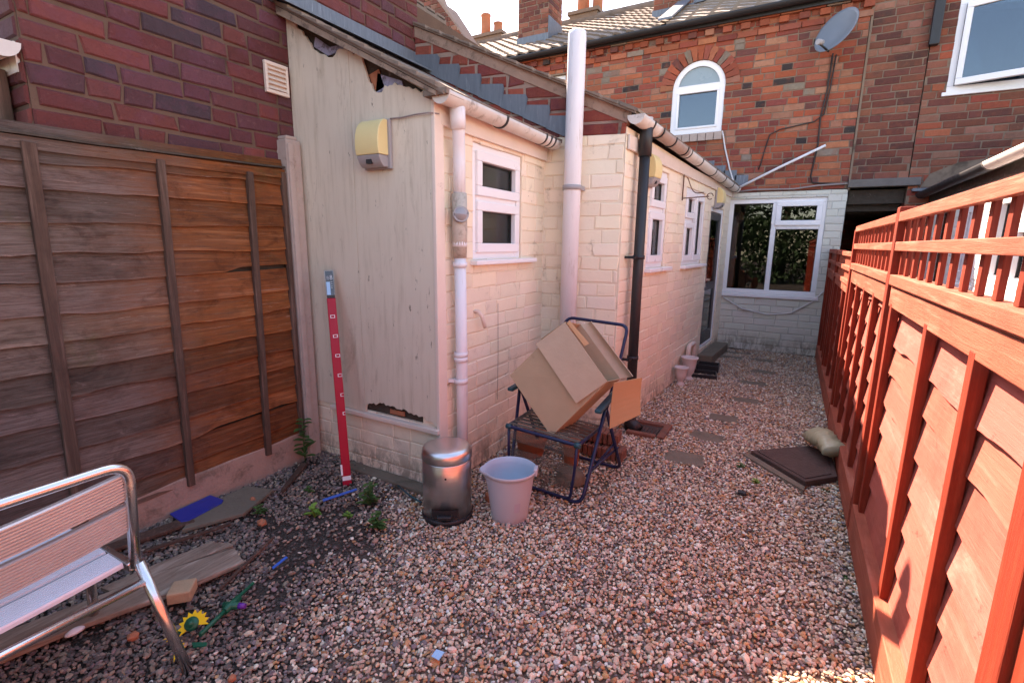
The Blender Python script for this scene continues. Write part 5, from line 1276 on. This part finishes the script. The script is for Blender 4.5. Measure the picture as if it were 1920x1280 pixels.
flap([T_.lerp(R_, .02) + nrm * .02, T_.lerp(R_, .42) + nrm * .04, T_.lerp(R_, .46) + nrm * .10 + Vector((0, 0, .03)), T_.lerp(R_, .02) + nrm * .06 + Vector((0, 0, .02))], 'flap', 'card_in', None, .01)

# red package leaning on the wall
pk = thing('long_package', 'long red packaged tool with black and blue end label leaning by the concrete post', 'package', (-2.36, 2.05, 0))
a = Vector((-2.345, 2.045, .015)); b = Vector((-2.61, 2.225, 1.375)); d_ = (b - a); LK = d_.length; d_.normalize()
cam_dir = (Vector((0, 0, 1.0)) - (a + b) / 2); fn = (cam_dir - d_ * cam_dir.dot(d_)).normalized(); sd_ = d_.cross(fn).normalized()
def pkbox(mb, t0, t1, hw, dp_, mi=0, s0=0.0, f0=0.0): 
    P = []
    for t in (t0, t1):
        c = a + d_ * (t * LK)
        for u, v_ in ((-hw, 0), (hw, 0), (hw, dp_), (-hw, dp_)): P.append(c + sd_ * (u + s0) + fn * (v_ + f0))
    mb.add(P, [(3, 2, 1, 0), (4, 5, 6, 7), (0, 1, 5, 4), (1, 2, 6, 5), (2, 3, 7, 6), (3, 0, 4, 7)], mi)
m = MB(); pkbox(m, .045, .86, .027, .034); m.build('red_sleeve', 'red_pack', pk, bevel=.004)
m = MB(); pkbox(m, .0, .025, .028, .032); tag(m.build('end_cap', 'red_pack', pk, bevel=.005), 'dark pink end cap'); m = MB(); pkbox(m, .025, .05, .026, .030); pkbox(m, .05, .10, .006, .004, 0, -.026, .031); m.build('foam_end', 'white_card', pk, bevel=.005)
m = MB(); pkbox(m, .862, .985, .024, .030); m.build('end_label', 'black_card', pk)
m = MB(); pkbox(m, .875, .935, .011, .0012, 0, -.010 if sd_.x > 0 else .010, .0305); m.build('blue_panel', 'pale_blue_card', pk)
m = MB(); pkbox(m, .87, .99, .031, .038, 0, 0, -.003); m.build('clear_sleeve', 'clear', pk, bevel=.004)
m = MB()
sg = 1 if sd_.x > 0 else -1
for k, (t, so_) in enumerate(((.775, .000), (.685, .006), (.595, .010), (.505, .014), (.415, .020), (.33, .024))):
    for (u0, u1, v0, v1) in ((-.014, .014, -.010, -.007), (-.014, .014, .007, .010), (-.014, -.010, -.007, .007), (.010, .014, -.007, .007)):
        c = a + d_ * (t * LK)
        u0_, u1_ = u0 + sg * so_, u1 + sg * so_
        u0_, u1_ = max(u0_, -.0265), min(u1_, .0265)
        if u1_ <= u0_: continue
        m.add([c + sd_ * u + d_ * v_ + fn * .0352 for u, v_ in ((u0_, v0), (u1_, v0), (u1_, v1), (u0_, v1))], [(0, 1, 2, 3)])
m.build('square_marks', 'white_card', pk)
m = MB(); c = a + d_ * (.955 * LK) + fn * .0312 + sd_ * sg * .010
for dz, rr in ((-.007, .0065), (.0065, .0055)):
    pts = [c + d_ * (dz + rr * math.sin(t)) + sd_ * (rr * math.cos(t)) for t in [i * math.pi / 6 for i in range(13)]]; m.tube(pts, .0016, 5, caps=False)
for k in range(4): 
    q = c - d_ * (.03 + k * .012); m.bar(q - sd_ * .006, q + sd_ * .006, .003, .0015)
for k in range(3):
    q = c - sd_ * sg * .02 + d_ * (.006 - k * .009); m.bar(q - sd_ * .008, q + sd_ * .008, .003, .0015)
m.build('lettering', 'white_card', pk)
# ---------------------------------------------------------------- aluminium bench, seen from behind, bottom left
be = thing('garden_bench', 'polished aluminium bistro bench with ribbed slats seen from behind at the lower left', 'bench', (-2.05, .25, 0))
r1 = .0175; y0, y1 = -.32, .715
zb = lambda y: -.055 * math.sin(math.pi * (y - y0) / (y1 - y0))
m = MB(); m.tube(bent([(-1.905, y1 - .008, .42), (-1.893, y1 + .012, .805), (-1.893, y0 - .012, .805), (-1.905, y0 + .008, .42)], .075, 8), r1, 16); m.build('back_frame', 'steel_tube', be)
def ribbed(mb, y0, y1, A, B, ribs, amp, th, n=16, bow=0.0):
    """slat running along y; A,B are (x,z) of the cross-section ends, ribbed on the outer side"""
    A = Vector((A[0], 0, A[1])); B = Vector((B[0], 0, B[1])); d = B - A; L = d.length; d.normalize(); nn = Vector((d.z, 0, -d.x))
    prof = []
    for k in range(ribs * 4 + 1):
        t = k / (ribs * 4); ph = (k % 4); prof.append(A + d * (L * t) + nn * (amp if ph else 0))
    prof += [B - nn * th, A - nn * th]
    V = []; F = []; np_ = len(prof)
    for i in range(n + 1):
        y = y0 + (y1 - y0) * i / n
        for p in prof: V.append((p.x, y, p.z + zb(y) * bow))
    for i in range(n):
        for j in range(np_):
            F.append((i * np_ + j, i * np_ + (j + 1) % np_, (i + 1) * np_ + (j + 1) % np_, (i + 1) * np_ + j))
    F += [tuple(range(np_)), tuple(range(n * np_, (n + 1) * np_))[::-1]]
    mb.add(V, F, 0, (1, 1, 1), False)
for za, z2 in ((.672, .768), (.560, .656)):
    m = MB(); ribbed(m, y0 + .012, y1 - .010, (-1.905, z2), (-1.908, za), 9, -.009, -.016, bow=.9); m.build('back_slat', 'alu_back', be, bevel=0)
for xa, xb in ((-2.145, -2.052), (-2.035, -1.925), (-2.26, -2.165), (-2.37, -2.275)):
    m = MB(); ribbed(m, y0 + .02, y1 - .035, (xb, .438), (xa, .438), 9, .007, .012, bow=.55); m.build('seat_slat', 'alu_slat', be)
for y in (y0 + .012, y1 - .018):
    m = MB(); m.bar((-2.38, y, .418), (-1.905, y, .422), .022, .034); m.build('side_rail', 'steel_tube', be, bevel=.006)
for (p, q) in (((-1.895, y1, .435), (-1.765, y1 + .05, .0)), ((-2.26, y1 - .02, .42), (-2.31, y1 - .02, .0)), ((-1.895, y0, .435), (-1.765, y0 - .05, .0)), ((-2.26, y0 + .02, .42), (-2.31, y0 + .02, .0))):
    m = MB(); m.tube([p, tuple(Vector(p).lerp(Vector(q), .5)), q], r1, 14); m.build('leg', 'steel_tube', be)
m = MB(); m.tube([(-1.874, y1 + .012, .365), (-1.874, y0 - .01, .365)], .0145, 12); m.build('stretcher', 'steel_tube', be)

# ---------------------------------------------------------------- vases, trays, drain
for i, (x, y, h, s_, lb) in enumerate(((-.965, 5.64, .215, .075, 'small chalky white urn vase in front of its taller twin'), (-.93, 5.92, .275, .095, 'taller chalky white urn vase by the painted wall'))):
    m = MB(); k = s_
    m.lathe([(k * .62, 0), (k * .66, .01), (k * .5, .03), (k * .36, .045), (k * .40, .06), (k * .62, h * .35), (k * .78, h * .62), (k * .86, h * .86), (k * .98, h * .93), (k * 1.05, h * .97), (k * 1.02, h), (k * .85, h), (k * .72, h * .6)], (x, y, gz(x, y) + .005), 22, cap1=True)
    tag(m.build('vase', 'vase'), lb, 'vase', 'white urn vases by the wall')
m = MB(); ca, sa = math.cos(.25), math.sin(.25)
def rot(px, py, cx, cy, a): return (cx + px * math.cos(a) - py * math.sin(a), cy + px * math.sin(a) + py * math.cos(a))
def tray(cx, cy, w, d, h, a, z0, mat, label, name='plant_tray', cat='tray', grp=None):
    m = MB(); t = .012
    for (u0, u1, v0, v1, za, zb_) in ((-w / 2, w / 2, -d / 2, d / 2, 0, .012), (-w / 2, w / 2, -d / 2, -d / 2 + t, .012, h), (-w / 2, w / 2, d / 2 - t, d / 2, .012, h), (-w / 2, -w / 2 + t, -d / 2 + t, d / 2 - t, .012, h), (w / 2 - t, w / 2, -d / 2 + t, d / 2 - t, .012, h)):
        P = [rot(u, v_, cx, cy, a) for u, v_ in ((u0, v0), (u1, v0), (u1, v1), (u0, v1))]; m.prism([(p[0], p[1], z0 + za) for p in P], (0, 0, zb_ - za))
    return tag(m.build(name, mat, bevel=.004), label, cat, grp)
tray(-.80, 6.18, .30, .26, .06, .15, gz(-.8, 6.18), 'black_plastic', 'low black plastic tray on the gravel beside the white vases')
tray(-.80, 6.56, .26, .22, .10, .05, gz(-.8, 6.56), 'black_plastic', 'black plastic crate pushed against the wall behind the vases', 'crate', 'crate')
# gully at the foot of the black pipe
gu = thing('drain_gully', 'brick edged drain gully under the black downpipe', 'drain', (-.93, 4.05, 0))
m = MB(); cx, cy = -.93, 4.06
for (u, v_, w_, d_) in ((.14, 0, .06, .34), (0, .15, .26, .06), (-.02, -.15, .24, .05)):
    m.box(cx + u - w_ / 2, cx + u + w_ / 2, cy + v_ - d_ / 2, cy + v_ + d_ / 2, -.03, .022 if u else .018)
m.build('brick_kerb', 'dull_clay', gu, bevel=.006)
m = MB(); m.box(cx - .11, cx + .11, cy - .12, cy + .12, -.03, -.004)
for k in range(7): m.box(cx - .10 + k * .03, cx - .088 + k * .03, cy - .10, cy + .05, -.004, .004)
m.build('grating', 'iron', gu)
# manhole cover
mc = thing('manhole_cover', 'rusty brown square manhole cover askew in the gravel by the red fence', 'manhole cover', (.17, 3.86, 0))
m = MB(); P = [(-.125, 3.93), (.225, 3.56), (.415, 3.76), (.40, 4.20), (.25, 4.26)]
m.prism([(x, y, .0) for x, y in P], (0, 0, .042)); m.build('frame', 'iron', mc, bevel=.006)
m = MB(); Q = [(-.085, 3.93), (.225, 3.60), (.38, 3.77), (.37, 4.16), (.25, 4.22)]; m.prism([(x, y, .042) for x, y in Q], (0, 0, .006)); m.build('plate', 'iron', mc, bevel=.002)
m = MB(); P = [(-.19, 3.90), (.215, 3.47), (.225, 3.53), (-.13, 3.925)]; m.prism([(x, y, -.02) for x, y in P], (0, 0, .038)); m.build('concrete_edge', 'slab', mc)
# crumpled plastic bag
m = MB(); r = random.Random(4); V = []; F = []; nu, nv = 48, 24
b0 = Vector((.235, 4.45, .035)); b1 = Vector((.385, 3.93, .10)); ax = (b1 - b0); sdv = Vector((.9, .3, .1)).normalized()
for i in range(nu + 1):
    t = i / nu; c = b0 + ax * t + Vector((0, 0, .02 * math.sin(t * 3.1)))
    wd = .025 + .065 * math.sin(min(1, t * 1.25) * 2.2) ** 1.2; hh = .02 + .042 * math.sin(t * 2.7)
    for j in range(nv):
        a = 2 * math.pi * j / nv; p = c + sdv * (math.cos(a) * wd) + Vector((0, 0, 1)) * (math.sin(a) * hh + hh)
        q = .45 * mnoise.noise((p.x * 9, p.y * 9, p.z * 9)) + .8 * abs(mnoise.noise((p.x * 34, p.y * 34, p.z * 34 + 5))) + .25 * mnoise.noise((p.x * 80, p.y * 80, p.z * 80)); V.append(p + Vector((q, q * .6, q)) * .024)
for i in range(nu):
    for j in range(nv): F.append((i * nv + j, i * nv + (j + 1) % nv, (i + 1) * nv + (j + 1) % nv, (i + 1) * nv + j))
F += [tuple(range(nv))[::-1], tuple(range(nu * nv, (nu + 1) * nv))]
V = [(p[0], p[1], max(p[2], .048)) for p in V]
m.add(V, F, 0, (1, 1, 1), True); tag(m.build('plastic_bag', 'bag'), 'crumpled pale green plastic bag lying on the manhole cover', 'bag')

# ---------------------------------------------------------------- things under and behind the folding chair
m = MB(); m.lathe([(.085, 0), (.09, .01), (.115, .13), (.125, .13), (.127, .165), (.115, .165), (.10, .05)], (-1.56, 3.10, .0), 24, cap1=True); tag(m.build('flower_pot', 'terracotta'), 'terracotta pot standing by the wall under the folding chair', 'pot')
m = MB(); m.lathe([(.10, 0), (.105, .01), (.085, .05), (.07, .075), (.0005, .08)], (-1.14, 2.86, .0), 20); tag(m.build('clay_saucer', 'slab'), 'brown upturned clay saucer on the gravel behind the footrest', 'saucer')
for i, (x, y, a, z) in enumerate(((-1.24, 3.38, .1, 0), (-1.14, 3.42, .05, .09), (-1.08, 3.36, -.05, 0))):
    m = MB()
    for k in range(8):
        u = -.14 + k * .037; P = [rot(u + du, dv, x, y, a) for du, dv in ((0, -.07), (.028, -.07), (.028, .07), (0, .07))]; m.prism([(p[0], p[1], z + .004) for p in P], (0, 0, .08))
    P = [rot(du, dv, x, y, a) for du, dv in ((-.145, -.055), (.155, -.055), (.155, .055), (-.145, .055))]; m.prism([(p[0], p[1], z + .01) for p in P], (0, 0, .066))
    tag(m.build('ribbed_brick', 'dull_clay', bevel=.003), ['left ribbed red clay block under the cardboard box', 'ribbed red clay block stacked on top of two others', 'right ribbed red clay block near the black downpipe'][i], 'brick', 'ribbed clay blocks behind the chair')
m = MB(); m.lathe([(.045, 0), (.048, .01), (.06, .16), (.066, .16), (.066, .19), (.056, .19), (.05, .05)], (-1.22, 3.06, .0), 20, cap1=True); tag(m.build('flower_pot', 'terracotta'), 'slim pinkish clay pot under the box between chair legs', 'pot')
m = MB(); m.prism([(-1.50, 2.36, .0), (-1.38, 2.50, .0), (-1.33, 2.46, .0), (-1.45, 2.32, .0)], (0, 0, .05)); tag(m.build('brick_piece', 'terracotta', bevel=.006), 'dark red brick piece between the steel bin and the bucket', 'brick')

# ---------------------------------------------------------------- debris bottom left
def plank(label, pts, th, z, mat='raw_plank', name='plank', cat='plank', grp=None, tilt=(0, 0)):
    m = MB(); c = pts[0]
    m.prism([(x, y, z + tilt[0] * (x - c[0]) + tilt[1] * (y - c[1])) for x, y in pts], (0, 0, th)); return tag(m.build(name, mat, bevel=.003), label, cat, grp)
zL = .035
plank('wide splintered grey plank lying on the gravel behind the bench', [(-2.50, .42), (-2.33, .40), (-2.28, .62), (-2.17, .91), (-2.10, 1.20), (-2.17, 1.215), (-2.24, 1.24), (-2.36, .95), (-2.42, .72)], .022, zL + .012)
plank('narrow split plank lying along the wide grey plank', [(-2.47, .78), (-2.41, .79), (-2.33, 1.05), (-2.27, 1.25), (-2.30, 1.255), (-2.37, 1.22), (-2.39, 1.225), (-2.44, .98)], .02, zL + .012)
plank('old board lying against the concrete gravel board', [(-2.85, .80), (-2.78, .79), (-2.66, 1.28), (-2.74, 1.30)], .018, zL + .01, 'old_batten')
plank('thin brown stick on the gravel right of the grey plank', [(-2.03, 1.04), (-2.01, 1.03), (-2.155, 1.39), (-2.17, 1.385)], .012, zL + .02, 'old_batten', 'stick', 'stick')
plank('short brown offcut lying below the tall weed', [(-2.58, 1.74), (-2.54, 1.72), (-2.74, 2.06), (-2.79, 2.05)], .018, zL + .01, 'old_batten', 'stick', 'stick')
plank('thin stick lying beside the blue board', [(-2.62, 1.02), (-2.60, 1.0), (-2.47, 1.36), (-2.49, 1.37)], .012, zL + .015, 'old_batten', 'stick', 'stick')
plank('flat grey stone slab beside the blue board', [(-2.78, 1.36), (-2.64, 1.20), (-2.52, 1.46), (-2.62, 1.72), (-2.80, 1.66)], .02, zL + .004, 'slab', 'stone_slab', 'slab')
m = MB(); P = [rot(u, v_, -2.135, .945, .75) for u, v_ in ((-.045, -.05), (.045, -.045), (.04, .05), (-.05, .045))]; m.prism([(p[0], p[1], zL + .008) for p in P], (0, 0, .05)); tag(m.build('wood_block', 'sawn_block', bevel=.006), 'small square cut wood block in front of the grey plank', 'block')
bb = MB(); P = [(-2.835, 1.24), (-2.71, 1.235), (-2.69, 1.26), (-2.72, 1.46), (-2.745, 1.485), (-2.85, 1.47)]
bb.prism([(x, y, zL + .022 + (x < -2.8) * .008) for x, y in P], (0, 0, .010)); tag(bb.build('plastic_board', 'blue_plastic', bevel=.004), 'flat royal blue plastic board on the ground by the brown fence', 'board')
m = MB(); m.prism([(-2.285, 1.80, .04), (-2.265, 1.79, .04), (-2.19, 1.985, .045), (-2.205, 1.99, .045)], (0, 0, .010)); tag(m.build('plastic_stick', 'bright_blue', bevel=.003), 'bright blue plastic stick on the soil in front of the red package', 'stick')
m = MB(); m.prism([(-1.97, 1.25, .05), (-1.955, 1.245, .05), (-1.965, 1.33, .055), (-1.98, 1.33, .055)], (0, 0, .004)); tag(m.build('plastic_strip', 'bright_blue'), 'little blue plastic strip on the dark gravel', 'scrap')
m = MB(); m.prism([(-1.02, 1.235, .034), (-.985, 1.235, .034), (-.985, 1.27, .040), (-1.02, 1.265, .040)], (0, 0, .003)); tag(m.build('plastic_scrap', 'pale_blue_card'), 'small pale blue scrap at the bottom centre of the gravel', 'scrap')
m = MB(); m.lathe([(.032, 0), (.03, .008), (.012, .016), (.0005, .018)], (-2.27, .62, zL + .02), 14, M=Matrix.Scale(.6, 3, Vector((1, 0, 0)))); tag(m.build('white_shell', 'white_card'), 'small white shell like disc under the bench', 'shell')
# toy flower: yellow toothed petals round a green hub, and its broken pieces
fl = thing('toy_flower', 'yellow toothed plastic flower with green hub lying on dark gravel', 'toy', (-1.965, .885, .05))
def toothed(mb, c, r0, r1, a0, a1, n, th, nrm=(0, 0, 1), mi=0):
    c = Vector(c); nz = Vector(nrm).normalized(); x = nz.cross(Vector((0, 1, 0))).normalized(); y = nz.cross(x); P = [c]
    for k in range(n * 2 + 1):
        a = a0 + (a1 - a0) * k / (2 * n); rr = r1 if k % 2 == 0 else r0; P.append(c + x * math.cos(a) * rr + y * math.sin(a) * rr)
    V = [p for p in P] + [p + nz * th for p in P]; n_ = len(P); F = []
    for k in range(1, n_ - 1): F += [(0, k + 1, k), (n_, n_ + k, n_ + k + 1), (k, k + 1, n_ + k + 1, n_ + k)]
    mb.add(V, F, mi)
fnv = Vector((.45, -.55, .75)).normalized()
m = MB(); toothed(m, (-1.905, .865, .060), .042, .056, -2.3, 1.5, 9, .004, fnv); m.build('petals', 'yellow_plastic', fl)
Mr = fnv.to_track_quat('Z', 'Y').to_matrix()
m = MB(); m.lathe([(.026, .004), (.026, .010), (.017, .013), (.012, .016), (.009, .028), (.0005, .030)], (-1.915, .865, .062), 18, M=Mr); m.build('hub', 'green_plastic', fl)
m = MB(); toothed(m, (-1.85, .765, .05), .026, .038, 2.6, 5.0, 6, .004, Vector((.35, -.5, .8))); tag(m.build('petal_piece', 'yellow_plastic'), 'broken piece of yellow toothed flower by the bench leg', 'toy piece')
m = MB(); toothed(m, (-1.93, .80, .05), .012, .03, 1.2, 2.6, 2, .003); tag(m.build('petal_chip', 'yellow_plastic'), 'tiny yellow chip between flower and bench leg', 'toy piece')
m = MB(); m.prism([(-1.84, .82, .045), (-1.79, .85, .045), (-1.775, .84, .045), (-1.81, .81, .045)], (0, 0, .004)); tag(m.build('leaf_piece', 'green_plastic'), 'flat green plastic leaf piece beside the bench foot', 'toy piece')
m = MB(); m.prism([(-1.96, .80, .045), (-1.92, .83, .045), (-1.925, .845, .045), (-1.965, .82, .045)], (0, 0, .004)); tag(m.build('leaf_piece', 'green_plastic'), 'flat green plastic leaf piece under the yellow flower', 'toy piece')
ss = thing('sprinkler_stake', 'dark green plastic stake with side valve and purple tip on dark gravel', 'stake', (-1.90, .98, .06))
q0, q1 = Vector((-1.845, .855, .052)), Vector((-1.925, 1.13, .065)); d_ = (q1 - q0).normalized()
m = MB(); m.tube([q0, q0 + d_ * .14], .009, 8); m.tube([q0 + d_ * .12, q0 + d_ * .20], .015, 10); m.tube([q0 + d_ * .2, q1], .005, 6); s2 = d_.cross(Vector((0, 0, 1)))
m.tube([q0 + d_ * .15 - s2 * .03, q0 + d_ * .16 + s2 * .035], .014, 10); m.build('stem', 'green_plastic', ss)
m = MB(); m.bar(q0 + d_ * .195 + Vector((0, 0, .004)), q1 + Vector((0, 0, .004)), .012, .006); m.build('blade', 'green_plastic', ss)
m = MB(); m.tube([q0 + d_ * .16 + s2 * .035, q0 + d_ * .165 + s2 * .062], [.013, .010], 10); m.build('nozzle', 'purple_plastic', ss)
m = MB(); m.tube([q0 + d_ * .15 - s2 * .03, q0 + d_ * .148 - s2 * .045], .013, 10); m.build('cap', 'black_plastic', ss)
m = MB(); m.box(-.15, -.10, 3.20, 3.235, .012, .035); tag(m.build('plastic_clip', 'black_plastic', bevel=.005), 'small black plastic clip lying on the pale gravel', 'clip')
# odd broken bricks and stones in the soil
for i, (x, y, s_, mt, lb) in enumerate(((-2.35, 1.46, .034, 'terracotta', 'small rounded broken brick lump on the dark soil'), (-2.05, .72, .026, 'terracotta', 'red brick chip under the bench'), (-2.12, .84, .03, 'slab', 'dark brown stone lump beside the toy flower'), (-1.55, .80, .02, 'terracotta', 'small orange brick chip at the bottom left'), (-2.62, 1.58, .03, 'terracotta', 'brick lump beside the stone slab'))):
    v, f = stone_proto(i + 3); m = MB(); m.add([(x + p[0] * s_, y + p[1] * s_ * 1.1, zL + .02 + p[2] * s_ * 1.3) for p in v], [tuple(k) for k in f]); tag(m.build('brick_lump', mt, bevel=.003), lb, 'stone', 'broken brick lumps')
# dark board edge at the foot of the plinth
m = MB(); m.prism([(-2.6, 2.20, .0), (-1.78, 2.19, .0), (-1.78, 2.29, .0), (-2.6, 2.29, .0)], (0, 0, .035)); tag(m.build('footing', 'slab', bevel=.01), 'rough dark footing under the cream plinth', 'footing')
m = MB(); m.tube([(-2.02, 2.16, .045), (-1.86, 2.10, .04), (-1.77, 2.085, .035)], .006, 6); tag(m.build('hose_piece', 'teal_plastic'), 'thin dark teal hose end left of the steel bin', 'hose')

# ---------------------------------------------------------------- weeds
def leaf(mb, base, d, L, W, droop, col=0):
    d = Vector(d).normalized(); s_ = d.cross(Vector((0, 0, 1)))
    if s_.length < .05: s_ = Vector((1, 0, 0))
    s_.normalize(); V = []; n = 5
    for i in range(n + 1):
        t = i / n; w = W * math.sin(math.pi * min(1, .08 + t * .92)) ** .8 * .5; c = Vector(base) + d * (L * t) + Vector((0, 0, -droop * t * t))
        V += [c - s_ * w, c + Vector((0, 0, -w * .35)), c + s_ * w]
    F = []
    for i in range(n): F += [(3 * i, 3 * i + 1, 3 * i + 4, 3 * i + 3), (3 * i + 1, 3 * i + 2, 3 * i + 5, 3 * i + 4)]
    mb.add(V, F, col, (1, 1, 1), True)
def weed(label, x, y, h, nl, ll, seed, mat='leaf', spread=.5):
    r = random.Random(seed); t_ = thing('weed', label, 'weed', (x, y, gz(x, y)), 'weeds growing through the gravel')
    ns = max(1, int(spread * 6)); st = MB(); lv_ = MB()
    for s_ in range(ns):
        a = r.random() * 6.28; top = Vector((x + math.cos(a) * h * spread * .45 * (s_ > 0), y + math.sin(a) * h * spread * .45 * (s_ > 0), gz(x, y) + h * (1 if s_ == 0 else .55 + .4 * r.random())))
        b = Vector((x, y, gz(x, y))); mid = (b + top) / 2 + Vector((r.gauss(0, .008), r.gauss(0, .008), 0))
        st.tube([b, mid, top], [.0035, .003, .0015], 5)
        k = max(2, int(nl / ns))
        for i in range(k):
            t = .15 + .85 * (i + .5) / k; p = b.lerp(top, t); aa = i * 2.4 + r.random()
            for side in (0, math.pi):
                leaf(lv_, p, (math.cos(aa + side), math.sin(aa + side), .35 + .4 * r.random()), ll * 1.3 * (1.1 - .5 * t) * (.7 + .5 * r.random()), ll * .5, ll * .4)
    st.build('stem', mat, t_); lv_.build('leaves', mat, t_)
weed('tall leafy weed growing at the foot of the concrete post', -2.80, 2.09, .34, 10, .085, 1, spread=.18)
weed('low bushy weed in front of the cream plinth', -2.03, 1.93, .17, 14, .06, 2, spread=.5)
weed('bright green fern like seedling in the dark soil', -2.22, 1.69, .08, 10, .045, 3, 'leaf_light', .5)
weed('leafy weed at the edge of the pale gravel left of the bin', -1.83, 1.78, .12, 14, .055, 4, spread=.5)
weed('small weed tuft in the soil by the stone slab', -2.50, 1.54, .07, 10, .04, 5, spread=.6)
weed('little weed below the tall one', -2.45, 1.84, .06, 8, .035, 6, spread=.6)
weed('tiny weed in the gravel left of the manhole cover', -.17, 3.66, .05, 10, .035, 7, spread=.7)
weed('tiny bright weed in front of the manhole cover', -.06, 3.47, .045, 10, .03, 8, 'leaf_light', .7)
weed('small seedling beside the blue stick', -2.05, 1.78, .05, 8, .03, 9, 'leaf_light', .6)
m = MB(); r = random.Random(3)
for (cx, cy, w_, d_, n_) in ((.37, 3.62, .09, .05, 60), (.40, 2.62, .05, .08, 45), (-.15, 3.84, .05, .07, 30)):
    for i in range(n_):
        x, y = cx + r.gauss(0, w_ * .5), cy + r.gauss(0, d_ * .5); leaf(m, (min(x, .42), y, gz(x, y) + .004), (r.gauss(0, 1), r.gauss(0, 1), .8), .02, .008, .006)
tag(m.build('moss_patch', 'leaf'), 'patches of moss beside the red fence and manhole', 'moss', kind='stuff')

# ---------------------------------------------------------------- trees behind the photographer (they show only as reflections in the panes)
def tree(label, x, y, h, cr, seed):
    r = random.Random(seed); t_ = thing('garden_tree', label, 'tree', (x, y, 0), 'trees at the end of the garden'); tk = MB(); cw = MB()
    tk.tube([(x, y, -.1), (x + .1, y, h * .3), (x, y + .1, h * .6), (x, y, h * .9)], [.22, .17, .11, .03], 10)
    for k in range(9):
        a = k * 2.4; z = h * (.3 + .06 * k); tk.tube([(x, y, z), (x + math.cos(a) * cr * .4, y + math.sin(a) * cr * .4, z + cr * .3), (x + math.cos(a) * cr * .75, y + math.sin(a) * cr * .75, z + cr * .45)], [.08, .05, .02], 6)
    cs = [(r.gauss(0, .5) * cr, r.gauss(0, .5) * cr, h * .65 + r.gauss(0, .35) * cr, cr * (.3 + .25 * r.random())) for _ in range(16)]
    for i in range(2600):
        c = cs[r.randrange(16)]; d = Vector((r.gauss(0, 1), r.gauss(0, 1), r.gauss(0, 1))).normalized() * (c[3] * r.random() ** .4)
        p = Vector((x + c[0], y + c[1], c[2])) + d; u = Vector((r.gauss(0, 1), r.gauss(0, 1), r.gauss(0, 1))).normalized(); v_ = u.orthogonal().normalized(); s_ = .09 + .09 * r.random()
        cw.add([p - u * s_, p + v_ * s_ * .5, p + u * s_, p - v_ * s_ * .5], [(0, 1, 2, 3)])
    tk.build('trunk', 'old_batten', t_); cw.build('crown', 'hedge_leaf', t_)
tree('broad green tree left of the garden end', -5.5, -9.5, 5.6, 2.6, 1)
tree('tall green tree in the middle of the garden end', -.5, -10.5, 6.3, 2.6, 3)
tree('spreading green tree right of the garden end', 3.6, -9.5, 5.8, 2.6, 2)
hd = thing('garden_hedge', 'dark green hedge closing off the far garden end', 'hedge', (0, -7.5, 0)); m = MB(); r = random.Random(8)
for i in range(16000):
    p = Vector((r.uniform(-8, 7), -7.5 + r.gauss(0, .35), 2.7 * r.random() ** .8)); u = Vector((r.gauss(0, 1), r.gauss(0, 1), r.gauss(0, 1))).normalized(); v_ = u.orthogonal().normalized(); s_ = .06 + .08 * r.random()
    m.add([p - u * s_, p + v_ * s_ * .5, p + u * s_, p - v_ * s_ * .5], [(0, 1, 2, 3)])
m.build('foliage', 'hedge_leaf', hd); m = MB()
for k in range(12): m.tube([(-7.5 + k * 1.25, -7.5, -.1), (-7.5 + k * 1.25, -7.5, 1.6)], .04, 6)
m.build('stems', 'old_batten', hd)
